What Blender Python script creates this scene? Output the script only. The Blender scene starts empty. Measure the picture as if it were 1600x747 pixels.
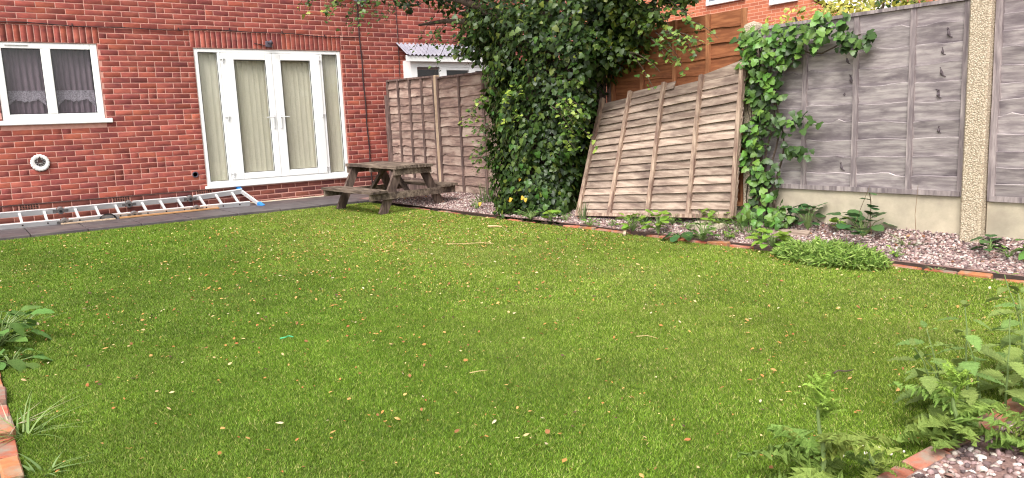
import bpy, math, random
import numpy as np
from mathutils import Matrix, Vector

random.seed(7)
rng = np.random.default_rng(11)
C = bpy.context.scene.collection
SC = bpy.context.scene
R = math.radians

# ---------------------------------------------------------------- camera
cam_d = bpy.data.cameras.new('camera')
cam_d.sensor_width = 36.0
cam_d.lens = 1178.5 / 1600.0 * 36.0
cam_d.clip_start = 0.05
cam_d.clip_end = 2000.0
cam = bpy.data.objects.new('camera', cam_d)
C.objects.link(cam)
_yaw, _pitch, _roll = -0.631048, -0.151203, 0.043281
_f = Vector((-math.sin(_yaw) * math.cos(_pitch), math.cos(_yaw) * math.cos(_pitch), math.sin(_pitch)))
_r0 = Vector((math.cos(_yaw), math.sin(_yaw), 0))
_d0 = -_r0.cross(_f)
_r = math.cos(_roll) * _r0 + math.sin(_roll) * _d0
_d = -math.sin(_roll) * _r0 + math.cos(_roll) * _d0
CAM = Vector((-3.038, -11.868, 1.042))
cam.matrix_world = Matrix(((_r.x, -_d.x, -_f.x, CAM.x), (_r.y, -_d.y, -_f.y, CAM.y), (_r.z, -_d.z, -_f.z, CAM.z), (0, 0, 0, 1)))
SC.camera = cam

# ---------------------------------------------------------------- sky and sun
SUN_EL, SUN_AZ = R(52), R(235)          # azimuth clockwise from +Y: behind and left of the camera
world = bpy.data.worlds.new('World')
SC.world = world
world.use_nodes = True
nt = world.node_tree
nt.nodes.clear()
sky = nt.nodes.new('ShaderNodeTexSky')
sky.sky_type = 'NISHITA'
sky.sun_disc = False
sky.sun_elevation = SUN_EL
sky.sun_rotation = SUN_AZ
sky.dust_density = 4.0
sky.air_density = 1.0
hs = nt.nodes.new('ShaderNodeHueSaturation')     # overcast: most of the blue is gone
hs.inputs['Saturation'].default_value = 0.12
bg = nt.nodes.new('ShaderNodeBackground')
bg.inputs['Strength'].default_value = 0.145
wo = nt.nodes.new('ShaderNodeOutputWorld')
nt.links.new(sky.outputs[0], hs.inputs['Color'])
nt.links.new(hs.outputs[0], bg.inputs['Color'])
nt.links.new(bg.outputs[0], wo.inputs['Surface'])

sun_d = bpy.data.lights.new('sun', 'SUN')
sun_d.energy = 1.4
sun_d.angle = R(22)
sun_d.color = (1.0, 0.95, 0.88)
sun = bpy.data.objects.new('sun', sun_d)
C.objects.link(sun)
_sd = Vector((math.sin(SUN_AZ) * math.cos(SUN_EL), math.cos(SUN_AZ) * math.cos(SUN_EL), math.sin(SUN_EL)))
sun.rotation_euler = _sd.to_track_quat('Z', 'Y').to_euler()
sun.location = (0, -8, 12)

SC.view_settings.view_transform = 'Standard'
SC.view_settings.look = 'None'
SC.view_settings.exposure = 1.05
SC.view_settings.gamma = 1.0
SC.view_settings.use_curve_mapping = False
SC.render.engine = 'CYCLES'
SC.cycles.use_denoising = True
SC.cycles.denoising_prefilter = 'NONE'
SC.cycles.filter_width = 1.15
SC.cycles.use_adaptive_sampling = False
SC.cycles.sample_clamp_indirect = 4.0
SC.cycles.max_bounces = 8
SC.cycles.transparent_max_bounces = 12

# ---------------------------------------------------------------- helpers
def lin(r, g=None, b=None):
    if g is None:
        r, g, b = r
    f = lambda c: (c / 255 / 12.92) if c / 255 <= 0.04045 else ((c / 255 + 0.055) / 1.055) ** 2.4
    return (f(r), f(g), f(b), 1.0)

MATS = {}
def mat(name, c1, c2=None, scale=8.0, rough=0.8, bump=0.0, bscale=None, stretch=(1, 1, 1), attr=False, rnd=0.0, hue=0.0, spec=0.3,
        detail=6.0, c3=None, s3=2.0, transl=0.0, metal=0.0, coord='Object', lo=0.35, hi=0.65, bdist=0.01, w3=(0.5, 0.7), stretch3=None):
    """Procedural surface: two noise-mixed colours, an optional third in larger patches, times the 'col' attribute, varied per object."""
    m = bpy.data.materials.new(name)
    m.use_nodes = True
    n, l = m.node_tree.nodes, m.node_tree.links
    bs = n['Principled BSDF']
    out = n['Material Output']
    bs.inputs['Roughness'].default_value = rough
    bs.inputs['Metallic'].default_value = metal
    bs.inputs['Specular IOR Level'].default_value = spec
    tc = n.new('ShaderNodeTexCoord')
    mp = n.new('ShaderNodeMapping')
    mp.inputs['Scale'].default_value = stretch
    if coord == 'World':
        g = n.new('ShaderNodeNewGeometry')
        l.new(g.outputs['Position'], mp.inputs['Vector'])
    else:
        l.new(tc.outputs[coord], mp.inputs['Vector'])
    oi = n.new('ShaderNodeObjectInfo')
    mp3 = mp
    if stretch3:
        mp3 = n.new('ShaderNodeMapping'); mp3.inputs['Scale'].default_value = stretch3
        l.new(mp.inputs['Vector'].links[0].from_socket, mp3.inputs['Vector'])
    def noise(sc, det=detail, mp=mp):
        t = n.new('ShaderNodeTexNoise')
        t.noise_dimensions = '4D'
        t.inputs['Scale'].default_value = sc
        t.inputs['Detail'].default_value = det
        t.inputs['Roughness'].default_value = 0.6
        l.new(mp.outputs[0], t.inputs['Vector'])
        mu = n.new('ShaderNodeMath'); mu.operation = 'MULTIPLY'; mu.inputs[1].default_value = 37.0 if coord != 'World' else 0.0
        l.new(oi.outputs['Random'], mu.inputs[0])
        l.new(mu.outputs[0], t.inputs['W'])
        return t
    col = None
    if c2 is None:
        rgb = n.new('ShaderNodeRGB'); rgb.outputs[0].default_value = c1
        col = rgb.outputs[0]
    else:
        t = noise(scale)
        mr = n.new('ShaderNodeMapRange')
        mr.inputs['From Min'].default_value = lo; mr.inputs['From Max'].default_value = hi
        l.new(t.outputs['Fac'], mr.inputs['Value'])
        mx = n.new('ShaderNodeMix'); mx.data_type = 'RGBA'
        mx.inputs['A'].default_value = c1; mx.inputs['B'].default_value = c2
        l.new(mr.outputs[0], mx.inputs['Factor'])
        col = mx.outputs['Result']
    if c3 is not None:
        t = noise(s3, detail, mp3)
        mr = n.new('ShaderNodeMapRange')
        mr.inputs['From Min'].default_value = w3[0]; mr.inputs['From Max'].default_value = w3[1]
        l.new(t.outputs['Fac'], mr.inputs['Value'])
        mx = n.new('ShaderNodeMix'); mx.data_type = 'RGBA'
        l.new(mr.outputs[0], mx.inputs['Factor'])
        l.new(col, mx.inputs['A']); mx.inputs['B'].default_value = c3
        col = mx.outputs['Result']
    if attr:
        at = n.new('ShaderNodeAttribute'); at.attribute_name = 'col'
        mx = n.new('ShaderNodeMix'); mx.data_type = 'RGBA'; mx.blend_type = 'MULTIPLY'
        mx.inputs['Factor'].default_value = 1.0
        l.new(col, mx.inputs['A']); l.new(at.outputs['Color'], mx.inputs['B'])
        col = mx.outputs['Result']
    if rnd or hue:
        hv = n.new('ShaderNodeHueSaturation')
        mr = n.new('ShaderNodeMapRange')
        mr.inputs['To Min'].default_value = 1 - rnd; mr.inputs['To Max'].default_value = 1 + rnd
        l.new(oi.outputs['Random'], mr.inputs['Value']); l.new(mr.outputs[0], hv.inputs['Value'])
        if hue:
            m2 = n.new('ShaderNodeMath'); m2.operation = 'MULTIPLY'; m2.inputs[1].default_value = 7.31
            m3 = n.new('ShaderNodeMath'); m3.operation = 'FRACT'
            l.new(oi.outputs['Random'], m2.inputs[0]); l.new(m2.outputs[0], m3.inputs[0])
            m4 = n.new('ShaderNodeMapRange')
            m4.inputs['To Min'].default_value = 0.5 - hue; m4.inputs['To Max'].default_value = 0.5 + hue
            l.new(m3.outputs[0], m4.inputs['Value']); l.new(m4.outputs[0], hv.inputs['Hue'])
        l.new(col, hv.inputs['Color'])
        col = hv.outputs[0]
    l.new(col, bs.inputs['Base Color'])
    if bump:
        t = noise(bscale or scale * 2)
        b = n.new('ShaderNodeBump')
        b.inputs['Strength'].default_value = bump
        b.inputs['Distance'].default_value = bdist
        l.new(t.outputs['Fac'], b.inputs['Height'])
        l.new(b.outputs[0], bs.inputs['Normal'])
    if transl:
        tr = n.new('ShaderNodeBsdfTranslucent')
        l.new(col, tr.inputs['Color'])
        ms = n.new('ShaderNodeMixShader'); ms.inputs[0].default_value = transl
        l.new(bs.outputs[0], ms.inputs[1]); l.new(tr.outputs[0], ms.inputs[2])
        l.new(ms.outputs[0], out.inputs['Surface'])
    MATS[name] = m
    return m

def glass_mat(name, tint=(1, 1, 1, 1), ior=1.5):
    m = bpy.data.materials.new(name); m.use_nodes = True
    n, l = m.node_tree.nodes, m.node_tree.links
    n.remove(n['Principled BSDF'])
    t = n.new('ShaderNodeBsdfTransparent'); t.inputs[0].default_value = tint
    g = n.new('ShaderNodeBsdfGlossy'); g.inputs['Roughness'].default_value = 0.02
    lw = n.new('ShaderNodeLayerWeight'); lw.inputs['Blend'].default_value = 0.5
    pw = n.new('ShaderNodeMath'); pw.operation = 'POWER'; pw.inputs[1].default_value = 5.0
    f = n.new('ShaderNodeMath'); f.operation = 'MULTIPLY_ADD'; f.inputs[1].default_value = 0.92; f.inputs[2].default_value = 0.045
    l.new(lw.outputs['Facing'], pw.inputs[0]); l.new(pw.outputs[0], f.inputs[0])
    ms = n.new('ShaderNodeMixShader')
    l.new(f.outputs[0], ms.inputs[0]); l.new(t.outputs[0], ms.inputs[1]); l.new(g.outputs[0], ms.inputs[2])
    l.new(ms.outputs[0], n['Material Output'].inputs['Surface'])
    return m

def link(o, parent=None):
    C.objects.link(o)
    if parent is not None:
        o.parent = parent
        o.matrix_parent_inverse = ABS[parent.name].inverted()
    return o

ABS = {}
def empty(name, loc=(0, 0, 0)):
    o = bpy.data.objects.new(name, None)
    o.empty_display_size = 0.1
    o.location = loc
    C.objects.link(o)
    ABS[o.name] = Matrix.Translation(Vector(loc))
    return o

def tag(o, label=None, cat=None, group=None, kind=None):
    if label: o['label'] = label
    if cat: o['category'] = cat
    if group: o['group'] = group
    if kind: o['kind'] = kind
    return o

def obj(name, me, m, parent=None, M=None):
    """One mesh object; M is its placement in the place (geometry may also be written in place with M None)."""
    o = bpy.data.objects.new(name, me)
    if m is not None and not me.materials:
        me.materials.append(m)
    M = M or Matrix.Identity(4)
    o.matrix_basis = M
    link(o, parent)
    ABS[o.name] = M.copy()
    return o

def mesh_np(name, V, F, cols=None, smooth=False):
    """Fast triangle mesh from arrays, with an optional per-vertex colour attribute."""
    me = bpy.data.meshes.new(name)
    V = np.asarray(V, dtype=np.float32); F = np.asarray(F, dtype=np.int32)
    me.vertices.add(len(V)); me.vertices.foreach_set('co', V.ravel())
    me.loops.add(F.size); me.loops.foreach_set('vertex_index', F.ravel())
    me.polygons.add(len(F))
    me.polygons.foreach_set('loop_start', np.arange(0, F.size, F.shape[1], dtype=np.int32))
    me.polygons.foreach_set('loop_total', np.full(len(F), F.shape[1], dtype=np.int32))
    if smooth:
        me.polygons.foreach_set('use_smooth', np.ones(len(F), dtype=bool))
    me.update(calc_edges=True)
    if cols is not None:
        a = me.color_attributes.new('col', 'FLOAT_COLOR', 'POINT')
        cc = np.ones((len(V), 4), dtype=np.float32); cc[:, :3] = cols
        a.data.foreach_set('color', cc.ravel())
    return me

class MB:
    """Collects boxes, bars, tubes and sheets into one mesh."""
    def __init__(self): self.v = []; self.f = []; self.c = []; self.col = (1, 1, 1)
    def add(self, vs, fs):
        k = len(self.v)
        self.v += [tuple(p) for p in vs]; self.f += [tuple(i + k for i in q) for q in fs]
        self.c += [self.col] * len(vs)
    def hexa(self, P):
        """eight corners: bottom ring 0-3, top ring 4-7"""
        self.add(P, [(3, 2, 1, 0), (4, 5, 6, 7), (0, 1, 5, 4), (1, 2, 6, 5), (2, 3, 7, 6), (3, 0, 4, 7)])
    def box(self, x0, x1, y0, y1, z0, z1):
        self.hexa([(x0, y0, z0), (x1, y0, z0), (x1, y1, z0), (x0, y1, z0), (x0, y0, z1), (x1, y0, z1), (x1, y1, z1), (x0, y1, z1)])
    def cbox(self, x0, x1, y0, y1, z0, z1, b):
        """box with chamfered edges"""
        vs = []; idx = {}
        X, Y, Z = (x0, x1), (y0, y1), (z0, z1)
        for i in (0, 1):
            for j in (0, 1):
                for k in (0, 1):
                    sx, sy, sz = (1 - 2 * i) * b, (1 - 2 * j) * b, (1 - 2 * k) * b
                    for a, p in enumerate(((X[i], Y[j] + sy, Z[k] + sz), (X[i] + sx, Y[j], Z[k] + sz), (X[i] + sx, Y[j] + sy, Z[k]))):
                        idx[(i, j, k, a)] = len(vs); vs.append(p)
        fs = []
        for i in (0, 1):
            q = [idx[(i, j, k, 0)] for j, k in ((0, 0), (1, 0), (1, 1), (0, 1))]; fs.append(q if i else q[::-1])
            q = [idx[(j, i, k, 1)] for j, k in ((0, 0), (1, 0), (1, 1), (0, 1))]; fs.append(q[::-1] if i else q)
            q = [idx[(j, k, i, 2)] for j, k in ((0, 0), (1, 0), (1, 1), (0, 1))]; fs.append(q if i else q[::-1])
        for j in (0, 1):
            for k in (0, 1):
                q = [idx[(0, j, k, 1)], idx[(1, j, k, 1)], idx[(1, j, k, 2)], idx[(0, j, k, 2)]]; fs.append(q if j == k else q[::-1])
                q = [idx[(j, 0, k, 0)], idx[(j, 1, k, 0)], idx[(j, 1, k, 2)], idx[(j, 0, k, 2)]]; fs.append(q[::-1] if j == k else q)
                q = [idx[(j, k, 0, 0)], idx[(j, k, 1, 0)], idx[(j, k, 1, 1)], idx[(j, k, 0, 1)]]; fs.append(q if j == k else q[::-1])
        for i in (0, 1):
            for j in (0, 1):
                for k in (0, 1):
                    q = [idx[(i, j, k, a)] for a in (0, 1, 2)]
                    fs.append(q if (i + j + k) % 2 == 0 else q[::-1])
        self.add(vs, fs)
    def beam(self, p, q, w, h, up=(0, 0, 1)):
        """square bar from p to q, w across and h along 'up'"""
        p, q, up = Vector(p), Vector(q), Vector(up)
        d = (q - p).normalized(); s = d.cross(up).normalized(); u = s.cross(d).normalized()
        P = [a + s * i * w / 2 + u * j * h / 2 for a in (p, q) for i, j in ((-1, -1), (1, -1), (1, 1), (-1, 1))]
        self.add(P, [(0, 1, 2, 3), (7, 6, 5, 4), (4, 5, 1, 0), (5, 6, 2, 1), (6, 7, 3, 2), (7, 4, 0, 3)])
    def tube(self, pts, rad, n=6):
        pts = [Vector(p) for p in pts]
        rad = rad if isinstance(rad, (list, tuple)) else [rad] * len(pts)
        vs = []; fs = []
        ref = Vector((0.31, 0.17, 0.93)).normalized()
        for i, p in enumerate(pts):
            d = (pts[min(i + 1, len(pts) - 1)] - pts[max(i - 1, 0)]).normalized()
            s = d.cross(ref)
            s = s.normalized() if s.length > 1e-4 else d.orthogonal().normalized()
            u = s.cross(d)
            for k in range(n):
                a = 2 * math.pi * k / n
                vs.append(p + (s * math.cos(a) + u * math.sin(a)) * rad[i])
        for i in range(len(pts) - 1):
            for k in range(n):
                a, b = i * n + k, i * n + (k + 1) % n
                fs.append((a, b, b + n, a + n))
        fs.append(tuple(range(n))[::-1]); fs.append(tuple(range((len(pts) - 1) * n, len(pts) * n)))
        self.add(vs, fs)
    def lathe(self, prof, n, cx, cz, y, axis='y', rfun=None):
        """revolve (radius, offset) about a line through (cx, y, cz) along -Y"""
        vs = []; fs = []
        for r, o in prof:
            for k in range(n):
                a = 2 * math.pi * k / n
                rr = r * (rfun(a) if rfun else 1)
                vs.append((cx + rr * math.cos(a), y - o, cz + rr * math.sin(a)))
        for i in range(len(prof) - 1):
            for k in range(n):
                a, b = i * n + k, i * n + (k + 1) % n
                fs.append((a, b, b + n, a + n))
        fs.append(tuple(range(n))[::-1]); fs.append(tuple(range((len(prof) - 1) * n, len(prof) * n)))
        self.add(vs, fs)
    def mesh(self, name, smooth=False):
        me = bpy.data.meshes.new(name)
        me.from_pydata(self.v, [], self.f)
        if any(c != (1, 1, 1) for c in self.c):
            a = me.color_attributes.new('col', 'FLOAT_COLOR', 'POINT')
            a.data.foreach_set('color', np.array([(*c, 1) for c in self.c], dtype=np.float32).ravel())
        if smooth:
            me.polygons.foreach_set('use_smooth', np.ones(len(me.polygons), dtype=bool))
        me.update()
        return me
    def build(self, name, m, parent=None, smooth=False):
        return obj(name, self.mesh(name, smooth), m, parent)

def white(me):
    """give a mesh a plain 'col' attribute"""
    if 'col' not in me.color_attributes:
        a = me.color_attributes.new('col', 'FLOAT_COLOR', 'POINT')
        a.data.foreach_set('color', np.ones(len(me.vertices) * 4, dtype=np.float32))
    return me

# ---------------------------------------------------------------- materials
BRICK = mat('brick_clay', lin(152, 78, 67), lin(122, 62, 58), 8, 0.9, 0.3, 70, attr=True, c3=lin(166, 94, 78), s3=3.0, stretch=(1, 1, 2.2), bdist=0.003, coord='World')
MORTAR = mat('mortar', lin(212, 160, 146), lin(194, 142, 129), 14, 0.95, 0.3, 70, coord='World', c3=lin(178, 138, 128), s3=1.2, bdist=0.003)
UPVC = mat('white_upvc', (0.86, 0.86, 0.85, 1), (0.83, 0.83, 0.82, 1), 3, 0.35, spec=0.5)
RUBBER = mat('black_seal', (0.02, 0.02, 0.022, 1), rough=0.6)
GLASS = glass_mat('window_glass', (0.96, 0.97, 0.96, 1))
BLIND = mat('vertical_blind_fabric', lin(222, 214, 198), lin(210, 202, 184), 60, 0.9, stretch=(1, 1, .1), rnd=0.07)
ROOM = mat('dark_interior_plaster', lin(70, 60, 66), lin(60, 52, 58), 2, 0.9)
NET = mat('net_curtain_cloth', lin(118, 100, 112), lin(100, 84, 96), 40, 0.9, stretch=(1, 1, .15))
LACE = mat('pale_lace', lin(168, 158, 170), lin(112, 100, 114), 70, 0.9, detail=4)
CHROME = mat('satin_metal', (0.6, 0.6, 0.6, 1), rough=0.3, metal=1.0)
WHITE_H = mat('white_handle', (0.7, 0.7, 0.69, 1), rough=0.4)
HINGE = mat('hinge_grey', (0.62, 0.62, 0.62, 1), rough=0.4)
CABLE = mat('black_cable', (0.025, 0.018, 0.02, 1), (0.05, 0.03, 0.03, 1), 20, 0.6)
TERRA = mat('terracotta_grille', lin(150, 98, 84), lin(120, 78, 70), 30, 0.9, 0.3)
DARK = mat('dark_void', (0.012, 0.01, 0.01, 1), rough=0.9)
GREYP = mat('grey_plastic', lin(96, 88, 100), lin(80, 74, 84), 20, 0.6)
PALEG = mat('pale_grey_metal', lin(176, 176, 182), lin(160, 160, 168), 12, 0.5)
ALU = mat('aluminium', (0.74, 0.74, 0.74, 1), (0.6, 0.6, 0.61, 1), 18, 0.45, metal=0.35, stretch=(.2, 1, 1))
STEEL = mat('hinge_steel', (0.34, 0.33, 0.33, 1), (0.2, 0.19, 0.19, 1), 40, 0.5, metal=0.6)
BLUE = mat('blue_plastic', lin(60, 140, 215), lin(48, 122, 200), 10, 0.5)
SLAB = mat('paving_slab_concrete', lin(96, 89, 90), lin(74, 68, 71), 5, 0.5, 0.35, 60, coord='World', c3=lin(112, 103, 99), s3=1.6, rnd=0.06, bdist=0.004)
SAND = mat('joint_sand', lin(120, 108, 96), lin(96, 86, 78), 20, 0.95, coord='World')
TURF = mat('turf_backing', lin(92, 112, 34), lin(66, 84, 26), 30, 0.95, 0.3, 200, coord='World')
BLADE = mat('turf_blade', (1, 1, 1, 1), rough=0.6, attr=True, spec=0.25, transl=0.22)
SOIL = mat('soil', lin(112, 92, 80), lin(84, 68, 60), 10, 0.95, 0.5, 40, coord='World')
GRAVG = mat('gravel_ground', lin(150, 120, 112), lin(112, 88, 84), 45, 0.95, 0.6, 80, coord='World')
STONE = mat('gravel_stone', (1, 1, 1, 1), (0.8, 0.78, 0.78, 1), 60, 0.85, attr=True, coord='World')
EDGE = mat('edging_brick', lin(184, 112, 80), lin(158, 92, 68), 14, 0.92, 0.6, 60, rnd=0.16, hue=0.014, c3=lin(150, 134, 118), s3=9, stretch=(1, 1, 1), w3=(0.44, 0.62), bdist=0.004)
def wood(name, c1, c2, c3, rnd, up=False, fine=30, rough=.88, w3=(.48, .66)):
    st = (1, 1, .13) if up else (1, .13, 1)
    st3 = (1, 1, .35) if up else (1, .35, 1)
    return mat(name, lin(*c1), lin(*c2), fine, rough, .6, fine * 2.2, stretch=st, rnd=rnd, c3=lin(*c3), s3=9, w3=w3, bdist=.003, detail=10, lo=.38, hi=.60, stretch3=st3, spec=.15)
WOOD_G = wood('weathered_grey_board', (184, 174, 172), (140, 130, 132), (116, 106, 110), .18)
WOOD_GB = wood('weathered_grey_batten', (170, 158, 156), (116, 106, 108), (128, 117, 118), .08, True)
WOOD_B = wood('weathered_brown_board', (166, 140, 128), (122, 101, 94), (186, 166, 152), .13)
WOOD_BB = wood('weathered_brown_batten', (136, 114, 106), (96, 80, 76), (84, 70, 68), .08, True)
WOOD_P = wood('pale_post_timber', (206, 184, 158), (166, 142, 120), (182, 156, 132), .05, True)
WOOD_L = wood('bleached_brown_board', (186, 166, 150), (142, 122, 110), (110, 93, 86), .16, w3=(.5, .7))
WOOD_LB = wood('bleached_brown_batten', (194, 170, 150), (138, 112, 100), (116, 94, 86), .08, True)
WOOD_O = wood('orange_stained_board', (164, 106, 72), (130, 80, 54), (104, 66, 48), .09, w3=(.54, .72))
WOOD_OB = wood('orange_stained_batten', (180, 124, 88), (144, 94, 64), (122, 78, 56), .05, True)
WOOD_T = wood('table_timber', (140, 124, 110), (88, 75, 67), (66, 55, 51), .12)
WOOD_TL = wood('table_leg_timber', (124, 106, 96), (82, 68, 62), (70, 58, 54), .08, True)
KNOT = mat('bark_knot', lin(104, 94, 98), lin(72, 62, 66), 40, .95)
PLANK = mat('raw_plank', lin(196, 150, 104), lin(168, 124, 84), 4, 0.85, 0.2, stretch=(.5, 5, 5))
CONC = mat('concrete_board', lin(196, 184, 162), lin(172, 160, 142), 5, 0.92, 0.5, 70, c3=lin(146, 136, 122), s3=1.3, coord='World', bdist=0.004)
BARK = mat('bark', lin(96, 82, 70), lin(62, 52, 46), 10, 0.95, 0.6, 30, stretch=(3, 3, .6))
STEM_G = mat('green_stem', lin(120, 140, 84), lin(98, 118, 66), 12, 0.7)
STEM_B = mat('dry_stem', lin(140, 116, 92), lin(110, 90, 72), 12, 0.9)
IVY = mat('ivy_leaf', (1, 1, 1, 1), rough=0.42, attr=True, spec=0.42, transl=0.22)
LEAF_IVY = mat('ivy_leaf_single', lin(82, 116, 46), lin(54, 86, 34), 30, 0.4, rnd=0.35, hue=0.02, spec=0.45, transl=0.22)
LEAF_IVYL = mat('climbing_ivy_leaf', lin(112, 150, 62), lin(72, 110, 44), 30, 0.42, rnd=0.4, hue=0.02, spec=0.45, transl=0.25)
LEAF_LIME = mat('lime_leaf', lin(144, 178, 72), lin(112, 146, 56), 30, 0.5, rnd=0.2, hue=0.015, transl=0.3)
LEAF_MID = mat('mid_green_leaf', lin(114, 148, 74), lin(84, 118, 54), 30, 0.5, rnd=0.22, hue=0.02, transl=0.25)
LEAF_DK = mat('bramble_leaf', lin(78, 112, 62), lin(58, 90, 52), 30, 0.45, rnd=0.25, hue=0.02, transl=0.2)
LEAF_NET = mat('nettle_leaf', lin(140, 162, 90), lin(102, 128, 60), 40, 0.7, 0.4, 60, rnd=0.22, hue=0.02, transl=0.25)
LEAF_THI = mat('thistle_leaf', lin(142, 162, 80), lin(104, 128, 54), 40, 0.65, 0.4, 60, rnd=0.2, hue=0.02, transl=0.22)
LITTER = mat('litter', (1, 1, 1, 1), rough=0.85, attr=True, transl=0.1)
AGG = None
def agg_mat():
    """exposed-aggregate concrete: cells of small stones standing in cement"""
    m = bpy.data.materials.new('exposed_aggregate'); m.use_nodes = True
    n, l = m.node_tree.nodes, m.node_tree.links
    bs = n['Principled BSDF']; bs.inputs['Roughness'].default_value = 0.9
    g = n.new('ShaderNodeNewGeometry')
    v = n.new('ShaderNodeTexVoronoi'); v.inputs['Scale'].default_value = 95
    l.new(g.outputs['Position'], v.inputs['Vector'])
    cr = n.new('ShaderNodeValToRGB')
    e = cr.color_ramp.elements
    e[0].position = 0.0; e[0].color = lin(198, 183, 160)
    e[1].position = 1.0; e[1].color = lin(170, 153, 131)
    for p, c in ((0.3, lin(188, 170, 147)), (0.55, lin(206, 193, 172)), (0.78, lin(160, 143, 124))):
        x = e.new(p); x.color = c
    sp = n.new('ShaderNodeSeparateColor')
    l.new(v.outputs['Color'], sp.inputs[0]); l.new(sp.outputs[0], cr.inputs[0])
    mr = n.new('ShaderNodeMapRange'); mr.inputs['From Min'].default_value = 0.45; mr.inputs['From Max'].default_value = 0.75
    l.new(v.outputs['Distance'], mr.inputs['Value'])
    mx = n.new('ShaderNodeMix'); mx.data_type = 'RGBA'
    l.new(mr.outputs[0], mx.inputs['Factor']); l.new(cr.outputs[0], mx.inputs['A']); mx.inputs['B'].default_value = lin(160, 145, 123)
    l.new(mx.outputs['Result'], bs.inputs['Base Color'])
    b = n.new('ShaderNodeBump'); b.invert = True; b.inputs['Strength'].default_value = 0.9; b.inputs['Distance'].default_value = 0.006
    l.new(v.outputs['Distance'], b.inputs['Height']); l.new(b.outputs[0], bs.inputs['Normal'])
    return m
AGG = agg_mat()

# ---------------------------------------------------------------- ground
XF = 3.10                                    # line of the boundary fence
def lawn_z(x, y): return -0.02 + 0.015 * y
def edge_x(y):                               # lawn edge along the gravel bed
    return float(np.interp(-y, [1.4, 2.5, 4.5, 5.8, 7.2, 7.9, 9.2, 10.7], [1.95, 2.02, 2.18, 2.33, 2.44, 2.52, 2.63, 2.72]))
def bed_z(x, y):
    e = edge_x(y); t = min(1, max(0, (x - e) / (XF - e)))
    return lawn_z(x, y) + 0.035 + t * (0.055 - lawn_z(x, y) - 0.035) * (0.35 + 0.65 * t)

def sheet(name, m, fx, fy0, fy1, ny, xs0, xs1, nx, zf):
    mb = MB(); vs = []; fs = []
    for j in range(ny + 1):
        y = fy0 + (fy1 - fy0) * j / ny
        a, b = xs0(y), xs1(y)
        for i in range(nx + 1):
            x = a + (b - a) * i / nx
            vs.append((x, y, zf(x, y)))
    for j in range(ny):
        for i in range(nx):
            k = j * (nx + 1) + i
            fs.append((k, k + 1, k + nx + 2, k + nx + 1))
    if fy1 < fy0: fs = [f[::-1] for f in fs]
    mb.add(vs, fs)
    return mb.build(name, m, smooth=True)

g = MB(); g.add([(-400, -400, -0.42), (400, -400, -0.42), (400, 400, -0.42), (-400, 400, -0.42)], [(0, 1, 2, 3)])
tag(g.build('ground', SOIL), kind='structure')
tag(sheet('lawn', TURF, 0, -1.40, -10.69, 24, lambda y: -2.97, lambda y: edge_x(y) - 0.0, 8, lawn_z), kind='structure')
tag(sheet('gravel_bed', GRAVG, 0, -1.0, -10.72, 40, lambda y: edge_x(y) + 0.03, lambda y: XF + 0.05, 6, bed_z), kind='structure')
def near_z(x, y): return -0.165 + 0.012 * math.sin(x * 3 + y * 2)
tag(sheet('gravel_path', GRAVG, 0, -10.74, -15.0, 20, lambda y: -6.0, lambda y: XF + 0.05, 30, near_z), kind='structure')
tag(sheet('side_border', SOIL, 0, -1.4, -10.74, 20, lambda y: -5.5, lambda y: -3.03, 6, lambda x, y: lawn_z(x, y) + 0.01), kind='structure')

# patio of concrete slabs along the house
pat = MB(); pat.box(-6.0, 3.04, -1.40, 0.02, -0.30, -0.034)
patio = tag(pat.build('patio', SAND), kind='structure')
for i in range(15):
    for j in range(3):
        mb = MB()
        x0 = -6.0 + i * 0.6 + 0.006; y0 = -1.40 + j * 0.465 + 0.005
        dz = random.uniform(-0.003, 0.003)
        mb.cbox(x0, x0 + 0.588, y0, y0 + 0.455, -0.036, -0.004 + dz, 0.004)
        mb.build('paving_slab', SLAB, patio)

# ---------------------------------------------------------------- brick house
house = empty('brick_house', (1.0, 0.0, 0.0))
tag(house, 'red brick terraced house with white french doors and kitchen window', 'house')
WX0, WX1, WZ0, WZ1 = -5.2, 7.4, -0.25, 5.0
OPEN = [(-2.45, -1.25, 1.30, 2.37), (0.0, 2.31, 0.27, 2.345)]
xs = sorted({WX0, WX1, *[o[0] for o in OPEN], *[o[1] for o in OPEN]})
zs = sorted({WZ0, WZ1, *[o[2] for o in OPEN], *[o[3] for o in OPEN]})
mb = MB()
for a, b in zip(xs, xs[1:]):
    for c, d in zip(zs, zs[1:]):
        if any(o[0] <= a and b <= o[1] and o[2] <= c and d <= o[3] for o in OPEN): continue
        mb.add([(a, 0, c), (b, 0, c), (b, 0, d), (a, 0, d)], [(0, 1, 2, 3)])
for x0, x1, z0, z1 in OPEN:                  # reveals
    mb.add([(x0, 0, z0), (x0, 0, z1), (x0, .14, z1), (x0, .14, z0)], [(0, 1, 2, 3)])
    mb.add([(x1, 0, z0), (x1, 0, z1), (x1, .14, z1), (x1, .14, z0)], [(3, 2, 1, 0)])
    mb.add([(x0, 0, z1), (x1, 0, z1), (x1, .14, z1), (x0, .14, z1)], [(0, 1, 2, 3)])
    mb.add([(x0, 0, z0), (x1, 0, z0), (x1, .14, z0), (x0, .14, z0)], [(3, 2, 1, 0)])
mb.add([(WX0, 0, WZ1), (WX1, 0, WZ1), (WX1, 6, WZ1), (WX0, 6, WZ1)], [(0, 1, 2, 3)])
mb.add([(WX0, 0, WZ0), (WX0, 0, WZ1), (WX0, 6, WZ1), (WX0, 6, WZ0)], [(0, 1, 2, 3)])
mb.add([(WX1, 0, WZ0), (WX1, 0, WZ1), (WX1, 6, WZ1), (WX1, 6, WZ0)], [(3, 2, 1, 0)])
wall = mb.build('wall', MORTAR, house)
room = MB()
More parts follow.
